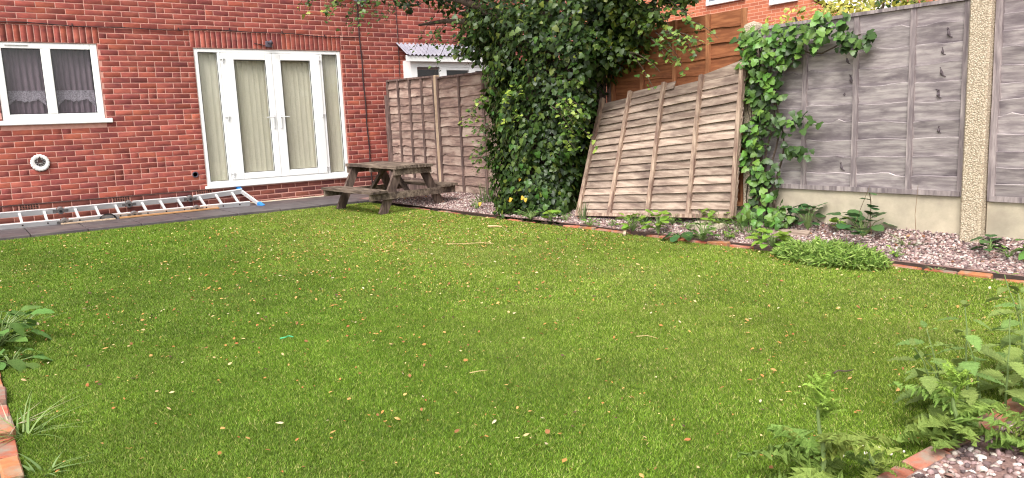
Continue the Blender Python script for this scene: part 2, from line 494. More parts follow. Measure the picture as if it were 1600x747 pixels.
for x0, x1, z0, z1 in OPEN:
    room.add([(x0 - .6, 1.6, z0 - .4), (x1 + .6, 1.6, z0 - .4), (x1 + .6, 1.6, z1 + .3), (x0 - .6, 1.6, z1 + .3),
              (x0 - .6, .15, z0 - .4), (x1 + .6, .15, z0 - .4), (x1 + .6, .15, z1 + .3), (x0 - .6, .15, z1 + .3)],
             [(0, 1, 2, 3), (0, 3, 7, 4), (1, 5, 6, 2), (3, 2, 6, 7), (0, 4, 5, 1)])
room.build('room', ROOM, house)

def brick_unit(k):
    """brick front: chamfered, slightly uneven, unit size in x and z (scaled per brick)"""
    r = random.Random(k)
    j = lambda s: r.uniform(-s, s)
    c = [(-.5, 0), (.5, 0), (.5, 1), (-.5, 1)]
    base = [(x, 0.02, z) for x, z in c]
    side = [(x, -0.0012, z) for x, z in c]
    fr = [((x * (1 - .012 - abs(j(.006)))), -0.0024 + j(.0006), z * (1 - .05) + .025 + j(.012)) for x, z in c]
    v = base + side + fr
    f = [(8, 9, 10, 11)]
    for i in range(4):
        a = (i + 1) % 4
        f.append((i, a, 4 + a, 4 + i)); f.append((4 + i, 4 + a, 8 + a, 8 + i))
    return v, f
UNITS = [brick_unit(k) for k in range(6)]
LINT = [(-2.50, -1.215), (-0.035, 2.325)]    # soldier-course lintels
AIRB = [(-2.40, -2.185), (-1.29, -1.075), (-0.16, 0.055)]
bricks = []
for k in range(-6, 63):
    z0 = 0.27 + 0.075 * k; z1 = z0 + 0.065
    if k < 0: z0 -= 0.004; z1 -= 0.008
    cut = []
    for x0, x1, a, b in OPEN:
        if z1 > a + 0.004 and z0 < b - 0.004: cut.append((x0, x1))
    if 2.36 < z0 < 2.58: cut += LINT
    if k == -1: cut += [(a - .01, b + .01) for a, b in AIRB]
    off = (0.1125 if k % 2 else 0.0) + 0.04 * math.sin(k * 12.9)*.25
    x = WX0 - 0.3 + off
    while x < WX1:
        if random.random() < 0.06 and True:
            parts = [(x, x + .1025), (x + .1125, x + .215)]
        else:
            parts = [(x, x + .215)]
        for a, b in parts:
            segs = [(max(a, WX0), min(b, WX1))]
            for c0, c1 in cut:
                ns = []
                for s0, s1 in segs:
                    if s1 <= c0 or s0 >= c1: ns.append((s0, s1)); continue
                    if s0 < c0: ns.append((s0, c0 - 0.004))
                    if s1 > c1: ns.append((c1 + 0.004, s1))
                segs = ns
            for s0, s1 in segs:
                if s1 - s0 > 0.035: bricks.append((s0, s1, z0, z1, k))
        x += 0.225
def brick_tone(x, z, k):
    t = random.gauss(1.0, 0.11)
    c = np.array([1.0, 1.0, 1.0]) * t
    u = random.random()
    if u < 0.14: c *= (1.16, 1.16, 1.0)
    elif u < 0.28: c *= (0.8, 0.8, 0.9)
    c *= 1 + .10 * math.sin(x * 1.3 + 2.1 * math.sin(z * .9)) * math.sin(z * 2.3 + x)          # batches of brick and old grime
    if k < 0: c *= (0.70, 0.88, 0.92)                      # damp, dirtier plinth courses
    if abs(x + 1.95) < 0.22 and 0.3 < z < 0.72: c = c * (0.92, 1.25, 1.3)   # greyish patched bricks
    return np.clip(c, .4, 1.5)
UNIT_ME = []
for q_ in range(36):
    v, f = UNITS[q_ % 6]
    UNIT_ME.append(mesh_np('brick', v, f, np.array([brick_tone(0, 1, 5)] * len(v))))
    UNIT_ME[-1].materials.append(BRICK)
UNIT_PL = []
for q_ in range(18):
    v, f = UNITS[q_ % 6]
    UNIT_PL.append(mesh_np('brick', v, f, np.array([brick_tone(0, 0, -1)] * len(v))))
    UNIT_PL[-1].materials.append(BRICK)
vis = [b for b in bricks if -2.72 < (b[0] + b[1]) / 2 < 3.3 and -0.05 < b[2] < 3.15 and b[1] - b[0] > 0.09]
near = sorted(vis, key=lambda b: (Vector(((b[0] + b[1]) / 2, 0, b[2])) - CAM).length)
single = set(near[:262])
V = []; F = []; CO = []
for n_, b in enumerate(bricks):
    s0, s1, z0, z1, k = b
    M = Matrix.Translation(((s0 + s1) / 2, random.uniform(-.0012, .0012), z0)) @ Matrix.Diagonal((s1 - s0, 1, z1 - z0, 1))
    if b in single:
        obj('brick', UNIT_ME[random.randrange(36)] if k >= 0 else UNIT_PL[random.randrange(18)], None, wall, M)
    else:
        v, f = UNITS[n_ % 6]; o = len(V)
        V += [tuple(M @ Vector(p)) for p in v]; F += [tuple(i + o for i in q) for q in f]
        CO += [brick_tone((s0 + s1) / 2, z0, k)] * len(v)
def soldier(x0, x1, zb, zt):
    n_ = round((x1 - x0) / 0.075); w_ = (x1 - x0) / n_
    for i in range(n_):
        yield x0 + i * w_ + .005, x0 + (i + 1) * w_ - .005, zb, zt
for (x0, x1), zb in zip(LINT, (2.375, 2.352)):
    for i, (s0, s1, z0, z1) in enumerate(soldier(x0, x1, zb, 2.588)):
        M = Matrix.Translation(((s0 + s1) / 2, 0, z0)) @ Matrix.Diagonal((s1 - s0, 1, z1 - z0, 1))
        if x0 < -1 or i < 16:
            obj('brick', UNIT_ME[random.randrange(36)], None, wall, M)
        else:
            v, f = UNITS[i % 6]; o = len(V)
            V += [tuple(M @ Vector(p)) for p in v]; F += [tuple(q_ + o for q_ in q) for q in f]
            CO += [brick_tone(s0, z0, 3)] * len(v)
me = mesh_np('brickwork', V, F, np.array(CO))
tag(obj('brickwork', me, BRICK, wall), kind='stuff')
# damp-course line under the doors' sill level
mb = MB(); mb.box(WX0, -0.03, -0.012, 0.0, 0.258, 0.267); mb.box(2.345, WX1, -0.012, 0.0, 0.258, 0.267)
mb.build('damp_course', CABLE, house)
mb = MB(); mb.add([(.55, -.03, -.003), (3.0, -.03, -.003), (3.0, -.004, .012), (.55, -.004, .012)], [(0, 1, 2, 3)]); mb.build('mortar_fillet', CONC, house)
for a, b in AIRB:                                    # terracotta air bricks
    mb = MB(); mb.box(a, b, -0.004, 0.0, 0.192, 0.257)
    base = mb.build('air_brick', DARK, house)
    g2 = MB(); n_ = 7
    for i in range(n_ + 1):
        x = a + (b - a) * i / n_; g2.box(max(a, x - .005), min(b, x + .005), -0.0085, -0.0045, 0.192, 0.257)
    for z in (0.192, 0.2125, 0.2335, 0.2525): g2.box(a, b, -0.0080, -0.0044, z, z + .0055)
    g2.build('grille', TERRA, base)
    base['label'] = 'terracotta air brick with square holes'

# kitchen window
kw = MB(); X0, X1, Z0, Z1 = -2.44, -1.255, 1.365, 2.365
kw.cbox(X0, X0 + .085, .012, .085, Z0, Z1, .006); kw.cbox(X1 - .085, X1, .012, .085, Z0, Z1, .006)
kw.cbox(X0 + .085, X1 - .085, .012, .085, Z1 - .078, Z1, .006); kw.cbox(X0 + .085, X1 - .085, .012, .085, Z0, Z0 + .075, .006)
kw.cbox(-1.925, -1.81, .008, .085, Z0 + .075, Z1 - .078, .006)
win = kw.build('kitchen_window', UPVC, house)
win['label'] = 'white framed kitchen window with net curtains'
mb = MB(); mb.cbox(-2.52, -1.17, -.045, .05, 1.30, 1.362, .008); mb.build('sill', UPVC, win)
for x0, x1 in ((X0 + .085, -1.925), (-1.81, X1 - .085)):
    mb = MB(); z0, z1 = Z0 + .075, Z1 - .078
    for a in ((x0, x0 + .007, z0, z1), (x1 - .007, x1, z0, z1), (x0 + .007, x1 - .007, z0, z0 + .007), (x0 + .007, x1 - .007, z1 - .007, z1)):
        mb.box(a[0], a[1], .018, .03, a[2], a[3])
    mb.build('seal', RUBBER, win)
    mb = MB(); mb.box(x0, x1, .034, .04, z0, z1); mb.build('pane', GLASS, win)
mb = MB(); mb.cbox(-2.32, -2.06, .0, .02, 2.325, 2.34, .003); mb.build('trickle_vent', HINGE, win)
def curtain(x0, x1, z0, z1, y, amp, waves, m, name, parent):
    mb = MB(); n_ = waves * 8; vs = []; fs = []
    for i in range(n_ + 1):
        t = i / n_; x = x0 + (x1 - x0) * t
        yy = y + amp * math.sin(t * waves * 2 * math.pi + .6 * math.sin(t * 9))
        vs += [(x, yy, z0), (x, yy * 1.0, z1)]
    for i in range(n_): fs.append((2 * i, 2 * i + 2, 2 * i + 3, 2 * i + 1))
    mb.add(vs, fs); return mb.build(name, m, parent, True)
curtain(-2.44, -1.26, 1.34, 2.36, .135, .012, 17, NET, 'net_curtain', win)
mb = MB()
for c in (-2.14, -1.57):                             # lace swags and side drapes at the foot of each light
    n_ = 18; vs = []; fs = []
    for t in range(n_ + 1):
        u = t / n_; x = c - .25 + .5 * u
        vs += [(x, .120 + .004 * math.sin(t * 1.9), 1.745), (x, .118 + .004 * math.sin(t * 1.9 + .6), 1.715 - .11 * math.sin(math.pi * u) - .012 * math.sin(t * 2.6))]
    for t in range(n_): fs.append((2 * t, 2 * t + 1, 2 * t + 3, 2 * t + 2))
    mb.add(vs, fs)
    for sgn in (-1, 1):
        vs = []; fs = []
        for t in range(13):
            u = t / 12; z = 1.72 - .34 * u; inner = .24 - .15 * (1 - u) ** 1.6 - .02 * math.sin(u * 9)
            for q in range(6):
                x = c + sgn * (inner + (.262 - inner) * q / 5); vs.append((x, .112 + .006 * math.sin(q * 2.4 + u * 2), z))
        for t in range(12):
            for q in range(5):
                k = t * 6 + q; fs.append((k, k + 1, k + 7, k + 6))
        mb.add(vs, fs)
    mb.box(c - .26, c + .26, .116, .12, 1.742, 1.752)
mb.build('lace_valance', LACE, win)

# french doors with side lights
fd = MB()
fd.cbox(0.004, .062, .012, .09, .312, 2.34, .006); fd.cbox(2.245, 2.304, .012, .09, .312, 2.34, .006)
fd.cbox(.062, 2.245, .012, .09, 2.285, 2.34, .006); fd.cbox(.062, 2.245, .012, .09, .312, .372, .006)
fd.cbox(.335, .375, .012, .09, .372, 2.285, .006); fd.cbox(1.945, 1.985, .012, .09, .372, 2.285, .006)
door = fd.build('french_door', UPVC, house)
door['label'] = 'white french doors with side lights and beige blinds'
mb = MB(); mb.cbox(-.035, 2.345, -.05, .05, .27, .311, .008); mb.build('sill', UPVC, door)
LEAFS = [(.378, 1.158), (1.162, 1.942)]
for i, (a, b) in enumerate(LEAFS):
    mb = MB(); z0, z1 = .376, 2.281
    ga, gb = (a + .195, b - .105) if i == 0 else (a + .13, b - .17)
    mb.cbox(a, ga, .0, .075, z0, z1, .007); mb.cbox(gb, b, .0, .075, z0, z1, .007)
    mb.cbox(ga, gb, .0, .075, z1 - .10, z1, .007); mb.cbox(ga, gb, .0, .075, z0, z0 + .095, .007)
    leaf = mb.build('door_leaf', UPVC, door)
    gz0, gz1 = z0 + .095, z1 - .10
    mb = MB()
    for q in ((ga, ga + .007, gz0, gz1), (gb - .007, gb, gz0, gz1), (ga + .007, gb - .007, gz0, gz0 + .007), (ga + .007, gb - .007, gz1 - .007, gz1)):
        mb.box(q[0], q[1], .008, .022, q[2], q[3])
    mb.build('seal', RUBBER, door)
    mb = MB(); mb.box(ga, gb, .026, .032, gz0, gz1); mb.build('pane', GLASS, door)
    hx = b - .05 if i == 0 else a + .06; s = -1 if i == 0 else 1
    mb = MB(); mb.cbox(hx - .014, hx + .014, -.012, -.0005, 1.13, 1.35, .004); mb.box(hx - .004, hx + .004, -.014, -.0125, 1.19, 1.215)
    mb.tube([(hx, -.012, 1.31), (hx, -.05, 1.31), (hx + s * .03, -.055, 1.312), (hx + s * .125, -.052, 1.306)], .009, 8)
    mb.build('handle', WHITE_H, door)
    ex = a + .01 if i == 0 else b - .01
    for z in (2.19, 1.33, .47):
        mb = MB(); mb.cbox(ex - .03, ex + .05 if i == 0 else ex + .03, -.014, -.0005, z - .008, z + .012, .003)
        mb.tube([(ex - s * .02, -.012, z - .05), (ex - s * .02, -.012, z + .02)], .009, 8)
        mb.build('hinge', HINGE, door)
for a, b in ((.062, .335), (1.985, 2.245)):
    mb = MB()
    for q in ((a, a + .007, .372, 2.285), (b - .007, b, .372, 2.285), (a + .007, b - .007, .372, .379), (a + .007, b - .007, 2.278, 2.285)):
        mb.box(q[0], q[1], .02, .032, q[2], q[3])
    mb.build('seal', RUBBER, door)
    mb = MB(); mb.box(a, b, .036, .042, .372, 2.285); mb.build('pane', GLASS, door)
sl = MB()
for i, t in enumerate(np.linspace(0, 1, 7)):          # one gently curved vertical slat
    x = (t - .5) * .089; y = .006 * (1 - (2 * t - 1) ** 2)
    sl.v += [(x, y, 0), (x, y, 1.99)]; sl.c += [(1, 1, 1)] * 2
sl.f = [(2 * i, 2 * i + 2, 2 * i + 3, 2 * i + 1) for i in range(6)]
sl_me = sl.mesh('blind_slat', True); sl_me.materials.append(BLIND)
for i in range(29):
    x = .04 + i * .0795
    obj('blind_slat', sl_me, None, door, Matrix.Translation((x, .104, .31)) @ Matrix.Rotation(R(random.uniform(5, 9)), 4, 'Z') @ Matrix.Rotation(R(random.uniform(-.25, .25)), 4, 'Y'))
mb = MB(); mb.box(.02, 2.29, .118, .145, 2.30, 2.335); mb.build('blind_rail', UPVC, door)

# small fittings on the house wall
mb = MB(); mb.lathe([(.045, 0), (.045, .016), (.036, .018), (.034, .002)], 20, -.155, .50, -.004)
w_ = mb.build('waste_pipe', GREYP, house); mb = MB(); mb.lathe([(.034, 0), (.03, .004)], 16, -.155, .50, -.002); mb.build('pipe_mouth', DARK, w_)

mb = MB(); pts = []
for i in range(60):
    x = -5.0 + 7.66 * i / 59
    z = 2.598 + .012 * math.sin(x * 2.1) + .008 * math.sin(x * 5.3) - (.022 * (x - 0) / 2.6 if x > 0 else 0)
    pts.append((x, -.017, z))
mb.tube(pts, .0065, 6)
for x in (-1.52, -.18, .55, 1.35, 2.05):
    z = 2.598 + .012 * math.sin(x * 2.1) + .008 * math.sin(x * 5.3) - (.022 * x / 2.6 if x > 0 else 0)
    mb.box(x - .006, x + .006, -.026, -.01, z - .006, z + .035)
tag(mb.build('wall_cable', CABLE), 'thin black cable running level across the brick wall above the doors', 'cable')
mb = MB(); mb.tube([(2.655 + .05 * t / 30 + .006 * math.sin(t * .9), -.018, 3.12 - 3.1 * t / 30) for t in range(31)], .011, 6)
tag(mb.build('aerial_cable', CABLE), 'thick black cable dropping down the wall beside the french doors', 'cable')
mb = MB(); mb.tube([(3.38 - .012 * t / 10 + .004 * math.sin(t * 1.7), -.017, 4.9 - 4.9 * t / 10) for t in range(11)], .007, 6)
tag(mb.build('drop_cable', CABLE), 'thin dark cable down the party line beside the lean-to roof', 'cable')

# satellite dish half hidden in the leaves at the top
dish = empty('satellite_dish', (2.62, -.05, 3.32))
tag(dish, 'pale grey satellite dish on the brick wall behind the leaf sprays', 'satellite dish')
mb = MB(); mb.lathe([(.02, .12), (.1, .125), (.18, .14), (.25, .17), (.252, .176), (.18, .148), (.1, .134), (.02, .128)], 28, 2.62, 3.36, -.02)
mb.build('reflector', PALEG, dish, True)
mb = MB(); mb.tube([(2.62, 0, 3.36), (2.62, -.13, 3.36)], .025, 8); mb.tube([(2.62, -.14, 3.16), (2.62, -.42, 3.26)], .01, 6); mb.build('arm', PALEG, dish)
mb = MB(); mb.tube([(2.62, -.40, 3.25), (2.62, -.46, 3.30)], .03, 10); mb.build('receiver', GREYP, dish)

# wall lamp stub over the doors
lamp = empty('sensor_lamp', (1.12, -.01, 2.42)); tag(lamp, 'small dark grey sensor lamp fixed above the french doors', 'lamp')
mb = MB(); mb.cbox(1.07, 1.17, -.035, -.009, 2.375, 2.47, .01); mb.build('base', GREYP, lamp)
mb = MB(); mb.tube([(1.12, -.03, 2.44), (1.14, -.07, 2.455), (1.13, -.10, 2.43)], [.02, .025, .03], 10); mb.build('head', GREYP, lamp, True)
mb = MB(); mb.tube([(1.07, -.014, 2.40), (.97, -.013, 2.42), (.90, -.013, 2.43)], .006, 6); mb.build('lead', CABLE, lamp)

# clock
ck = empty('garden_clock', (-2.10, -.01, .69)); tag(ck, 'round white scalloped garden clock hung on the brick wall', 'clock')
WHITE_C = mat('white_ceramic', (0.8, 0.79, 0.77, 1), (0.7, 0.69, 0.66, 1), 25, 0.5)
mb = MB(); mb.lathe([(.108, .0), (.108, .014)], 40, -2.10 + .006, .80 - .008, -.002); mb.build('backing', DARK, ck)
mb = MB(); sc_ = lambda a: 1 + .028 * math.cos(a * 18)
mb.lathe([(.105, .014), (.112, .022), (.108, .034), (.09, .04), (.062, .03), (.05, .026)], 108, -2.10, .80, -.002, rfun=sc_)
mb.build('rim', WHITE_C, ck, True)
face = MB(); face.lathe([(.063, .026), (.063, .029)], 36, -2.098, .82, -.004); face.build('dial', WHITE_C, ck)
mb = MB()
for i in range(12):
    a = math.pi * i / 6; c_, s_ = math.cos(a), math.sin(a)
    for o in (-.005, .005) if i % 3 else (-.008, 0, .008):
        p = Vector((-2.098 + .036 * c_ - o * s_, -.0345, .82 + .036 * s_ + o * c_)); q = Vector((-2.098 + .055 * c_ - o * s_, -.0345, .82 + .055 * s_ + o * c_))
        mb.beam(p, q, .0032, .002, (0, 1, 0))
for k in range(36):
    a0, a1 = 2 * math.pi * k / 36, 2 * math.pi * (k + 1) / 36
    if k % 3 != 0:
        mb.add([(-2.098 + r_ * math.cos(a), -.0336, .82 + r_ * math.sin(a)) for r_, a in ((.040, a0), (.060, a0), (.060, a1), (.040, a1))], [(0, 1, 2, 3)])
for r_ in (.061, .036):
    pts = [(-2.098 + r_ * math.cos(2 * math.pi * k / 36), -.0345, .82 + r_ * math.sin(2 * math.pi * k / 36)) for k in range(37)]
    mb.tube(pts, .0022, 5)
mb.build('numerals', CABLE, ck)
for ang, ln, w2 in ((R(200), .034, .006), (R(95), .062, .005)):
    mb = MB(); mb.beam((-2.098, -.039, .82), (-2.098 + ln * math.cos(ang), -.039, .82 + ln * math.sin(ang)), w2, .002, (0, 1, 0)); mb.build('hand', CABLE, ck)
mb = MB()                                             # small dark ornament over the dial
mb.add([(-2.128, -.041, .80), (-2.072, -.041, .80), (-2.066, -.041, .835), (-2.09, -.041, .85), (-2.098, -.041, .885), (-2.112, -.041, .862), (-2.125, -.041, .83),
        (-2.128, -.0365, .80), (-2.072, -.0365, .80), (-2.066, -.0365, .835), (-2.09, -.0365, .85), (-2.098, -.0365, .885), (-2.112, -.0365, .862), (-2.125, -.0365, .83)],
       [(0, 1, 2, 3, 4, 5, 6)] + [(i, 7 + i, 7 + (i + 1) % 7, (i + 1) % 7) for i in range(7)])
mb.build('ornament', mat('bronze_ornament', lin(70, 52, 48), lin(48, 36, 34), 60, 0.6), ck)

# ---------------------------------------------------------------- neighbour's lean-to
lt = empty('lean_to', (4.4, -.2, 0)); tag(lt, 'white framed lean-to with corrugated clear roof beyond the brown fence', 'lean-to')
LX0, LX1, LY = 3.45, 5.55, -.27
mb = MB()
mb.cbox(LX0, LX0 + .13, LY, LY + .06, 0, 2.20, .005); mb.cbox(LX1 - .13, LX1, LY, LY + .06, 0, 2.20, .005)
mb.cbox(LX0 + .13, LX1 - .13, LY, LY + .06, 2.08, 2.20, .005); mb.cbox(LX0 + .13, LX1 - .13, LY, LY + .06, 0, .9, .005)
for x in (4.03, 4.64): mb.cbox(x, x + .14, LY, LY + .06, .9, 2.08, .005)
mb.box(LX0 + .002, LX0 + .05, LY + .06, 0, 0, 2.2)
fr = mb.build('frame', UPVC, lt)
for a, b, zt in ((LX0 + .13, 4.03, 2.08), (4.17, 4.64, 2.03), (4.78, LX1 - .13, 2.02)):
    mb = MB(); mb.box(a, b, LY + .03, LY + .036, .9, zt); mb.build('pane', GLASS, lt)
    if zt < 2.08:
        mb = MB(); mb.cbox(a, b, LY + .005, LY + .055, zt, 2.08, .004); mb.build('vent_frame', UPVC, lt)
mb = MB(); mb.box(LX0 + .15, LX1 - .15, -.02, -.012, .3, 2.05); mb.build('back_wall', ROOM, lt)
mb = MB(); mb.cbox(3.335, 5.6, LY - .075, LY - .055, 2.165, 2.262, .004); mb.build('fascia', UPVC, lt)
mb = MB(); vs = []; fs = []; n_ = 180
for i in range(n_ + 1):
    x = 3.34 + 2.25 * i / n_; dz = .014 * math.sin(i * 2 * math.pi / 6.4)
    vs += [(x, LY - .10, 2.275 + dz), (x, -.014, 2.50 + dz)]
for i in range(n_): fs.append((2 * i, 2 * i + 2, 2 * i + 3, 2 * i + 1))
mb.add(vs, fs)
ROOFP = mat('corrugated_clear_plastic', lin(160, 158, 168), lin(138, 136, 148), 4, 0.25, spec=0.6)
rf = mb.build('corrugated_roof', ROOFP, lt)
sm = rf.modifiers.new('thick', 'SOLIDIFY'); sm.thickness = .004
mb = MB(); mb.box(3.36, 5.58, LY - .078, LY - .053, 2.262, 2.272); mb.build('eaves_filler', GREYP, lt)

# ---------------------------------------------------------------- timber fences
def panel(name, label, group, mapf, width, height, rows, battens, mb_board, mb_batten, wave=.012, cap=None, missing=(), tilt=.016, seed=0, knots=0, bat_out=.028, endbat=.045, bw=.042, rail=True, parent_loc=(0, 0, 0), taper=None, flip=False):
    """overlapping boards held by upright battens; mapf(u, v, n) places panel coordinates in the garden"""
    t = empty(name, parent_loc); tag(t, label, 'fence', group)
    r = random.Random(seed); pitch = height / rows
    for k in range(rows):
        if k in missing: continue
        segs = 28; vs = []; fs = []
        ph = [r.uniform(0, 6.28) for _ in range(4)]; am = [r.uniform(.3, 1) * wave for _ in range(4)]
        dents = [(r.uniform(.05, width - .05), r.uniform(.02, .05), r.uniform(.006, .022)) for _ in range(knots)]
        u0, u1 = 0.0, width
        if taper and k in taper: u0, u1 = taper[k]
        for i in range(segs + 1):
            u = u0 + (u1 - u0) * i / segs
            dz = sum(a * math.sin(u * f_ + p) for a, f_, p in zip(am, (2.1, 4.7, 9.3, 17.0), ph)) * .55
            for c, w2, a in dents: dz += a * math.exp(-((u - c) / w2) ** 2)
            zb = k * pitch + dz * (0 if k == 0 else 1); zt = (k + 1) * pitch + .03
            if k == rows - 1: zt = (k + 1) * pitch
            n0 = tilt + .010 + .004 * math.sin(u * 3 + ph[0]); n1 = .002
            if flip:
                zb = k * pitch - (.035 if k else 0); zt = (k + 1) * pitch + (dz if k < rows - 1 else 0)
                vs += [mapf(u, zb, -.010), mapf(u, zb, .002), mapf(u, zt, n0 + .008), mapf(u, zt + .004, n0 - .008)]
            else:
                vs += [mapf(u, zb, n0 - .011), mapf(u, zb, n0), mapf(u, zt, n1 + .009), mapf(u, zt, n1)]
        for i in range(segs):
            a, b = 4 * i, 4 * i + 4
            fs += [(a, a + 1, b + 1, b), (a + 1, a + 2, b + 2, b + 1), (a + 2, a + 3, b + 3, b + 2), (a + 3, a, b, b + 3)]
        fs += [(0, 3, 2, 1), (4 * segs, 4 * segs + 1, 4 * segs + 2, 4 * segs + 3)]
        mb = MB(); mb.add(vs, fs); mb.build('board', mb_board, t)
    if flip:                                          # curved bark pockets left on the waney edges
        for k in range(1, rows - 1):
            for uc in (.84, 1.60):
                if r.random() < (.25 if uc < 1 else (.9 if k > rows * .45 else .25)):
                    u = uc + r.uniform(-.04, .04); v = (k + r.uniform(.35, .75)) * pitch; ln = r.uniform(.035, .085)
                    pts = [mapf(u + ln * (q / 6 - .5) + .012 * math.sin(q), v - ln * 1.0 * (q / 6 - .5) + .012 * math.sin(q * .9), .018 + .004 * math.sin(q * .52)) for q in range(7)]
                    mk = MB(); mk.tube(pts, [.002, .006, .011, .008, .013, .006, .002], 6); mk.build('bark_pocket', KNOT, t)
    for bi, u in enumerate(battens):
        hb = height if not isinstance(u, tuple) else u[1]
        u = u if not isinstance(u, tuple) else u[0]
        w2 = endbat if bi in (0, len(battens) - 1) else bw
        mb = MB(); P = []; segs = 6; jj = [r.uniform(-.003, .003) for _ in range(segs + 1)]
        vs = []; fs = []
        for i in range(segs + 1):
            v = -.004 + (hb + .004) * i / segs
            for du, nn in ((-.5, .012), (.5, .012), (.5, bat_out + tilt), (-.5, bat_out + tilt)):
                vs.append(mapf(u + du * w2 + jj[i], v, nn))
        for i in range(segs):
            a, b = 4 * i, 4 * i + 4
            for q in range(4):
                fs.append((a + q, a + (q + 1) % 4, b + (q + 1) % 4, b + q))
        fs += [(3, 2, 1, 0), (4 * segs, 4 * segs + 1, 4 * segs + 2, 4 * segs + 3)]
        mb.add(vs, fs); mb.build('batten', mb_batten, t)
    if cap:
        mb = MB(); vs = []
        for u, v, nn in ((-.0, 0, -.02), (width, 0, -.02), (width, 0, cap), (0, 0, cap), (0, .028, -.02), (width, .028, -.02), (width, .028, cap), (0, .028, cap)):
            vs.append(mapf(u, height + .002 + v, nn))
        mb.hexa(vs); mb.build('capping_rail', mb_batten, t)
    if rail:
        for v0, v1 in ((-.004, .035),):
            mb = MB(); mb.hexa([mapf(u, v, nn) for u, v, nn in ((.02, v0, .024 + tilt), (width - .02, v0, .024 + tilt), (width - .02, v0, .036 + tilt), (.02, v0, .036 + tilt), (.02, v1, .024 + tilt), (width - .02, v1, .024 + tilt), (width - .02, v1, .036 + tilt), (.02, v1, .036 + tilt))])
            mb.build('bottom_rail', mb_batten, t)
    return t

def straight(y0, y1, z0a, z0b, width, x=XF, za=None):
    """panel running from y0 (far) to y1 (near) with its face towards the lawn"""
    def f(u, v, n):
        t = u / width
        return (x - n, y0 + (y1 - y0) * t, z0a + (z0b - z0a) * t + v)
    return f

panel('boundary_fence', 'brown panel with close battens where the fence meets the house', 'fences along the garden boundary', straight(-.10, -1.66, .22, .18, 1.56), 1.56, 1.62, 12, [.02, .39, .78, 1.17, 1.54], WOOD_B, WOOD_BB, .010, .05, seed=3, knots=4, tilt=.024)
panel('boundary_fence', 'wide brown panel between the pale post and the ivy tree', 'fences along the garden boundary', straight(-1.74, -3.56, .03, .01, 1.82), 1.82, 1.74, 12, [.02, .62, 1.24, 1.80], WOOD_B, WOOD_BB, .009, .05, seed=5, knots=2, tilt=.024)
panel('boundary_fence', 'shaded brown panel mostly hidden behind the ivy tree', 'fences along the garden boundary', straight(-3.66, -5.44, .04, .04, 1.78), 1.78, 1.72, 12, [.02, .6, 1.2, 1.76], WOOD_B, WOOD_BB, .012, .05, seed=6)
panel('boundary_fence', 'tall orange stained panel rising above the leaning panel', 'fences along the garden boundary', straight(-5.54, -7.34, .16, .16, 1.80, XF + .02), 1.80, 1.86, 13, [.02, .47, .93, 1.36, 1.78], WOOD_O, WOOD_OB, .008, None, seed=8, knots=1, bat_out=.034)
panel('boundary_fence', 'weathered grey panel between the climbing ivy and the aggregate post', 'fences along the garden boundary', straight(-7.50, -9.30, .355, .355, 1.80, XF + .03), 1.80, 1.44, 10, [.02, .455, .925, 1.385, 1.78], WOOD_G, WOOD_GB, .011, .055, seed=12, knots=3, flip=True)
panel('boundary_fence', 'weathered grey panel beyond the aggregate post at the edge', 'fences along the garden boundary', straight(-9.47, -11.27, .33, .33, 1.80, XF + .03), 1.80, 1.46, 12, [.02, .455, .925, 1.385, 1.78], WOOD_G, WOOD_GB, .010, .055, seed=13, knots=2, flip=True)
panel('boundary_fence', 'weathered grey panel furthest from the house, past the nettles', 'fences along the garden boundary', straight(-11.44, -13.24, .33, .33, 1.80, XF + .03), 1.80, 1.46, 12, [.02, .455, .925, 1.385, 1.78], WOOD_G, WOOD_GB, .010, .055, seed=14, flip=True)

def post(name, label, x0, x1, y0, y1, z0, z1, m, bev=.008):
    mb = MB(); mb.cbox(x0, x1, y0, y1, z0, z1, bev); o = mb.build(name, m)
    return o
def conc_post(label, yc, z1, w2=.13):
    t = empty('concrete_post', (XF, yc, 0)); tag(t, label, 'fence post', 'concrete fence posts')
    mb = MB(); y0, y1 = yc - w2 / 2, yc + w2 / 2
    mb.cbox(XF - .075, XF + .06, y0, y1, -.1, z1, .012)
    mb.build('shaft', AGG, t)
    mb = MB(); mb.add([(XF - .065, y0 + .01, z1 + .001), (XF + .05, y0 + .01, z1 + .001), (XF + .05, y1 - .01, z1 + .001), (XF - .065, y1 - .01, z1 + .001), (XF - .005, yc, z1 + .03)],
                      [(0, 1, 4), (1, 2, 4), (2, 3, 4), (3, 0, 4)]); mb.build('cap', AGG, t)
conc_post('aggregate concrete post between the two grey panels', -9.385, 1.95, .145)
conc_post('aggregate concrete post half buried in the climbing ivy', -7.42, 1.86, .13)
conc_post('aggregate concrete post past the nettles', -11.355, 1.95, .145)
def gravel_board(label, y0, y1, z0, z1):
    mb = MB(); mb.cbox(XF - .0, XF + .045, y1, y0, z0, z1, .006)
    tag(mb.build('gravel_board', CONC), label, 'gravel board', 'concrete gravel boards')
gravel_board('concrete gravel board under the grey panel beside the climbing ivy', -7.49, -9.305, -.1, .348)
gravel_board('concrete gravel board under the grey panel at the edge', -9.465, -11.275, -.1, .322)
gravel_board('concrete gravel board under the furthest grey panel', -11.435, -13.245, -.1, .322)
gravel_board('concrete gravel board under the orange panel', -5.55, -7.35, -.1, .152)
for lbl, y0, y1, zt in (('dull timber kickboard under the close-battened brown panel by the house', -.10, -1.66, .185), ('dull timber kickboard under the wide brown panel', -1.74, -3.56, .008), ('dull timber kickboard behind the ivy tree', -3.66, -5.44, .035)):
    mb = MB(); mb.cbox(XF - .012, XF + .02, y1, y0, -.12, zt, .004); tag(mb.build('kickboard', WOOD_BB), lbl, 'kickboard', 'timber kickboards')
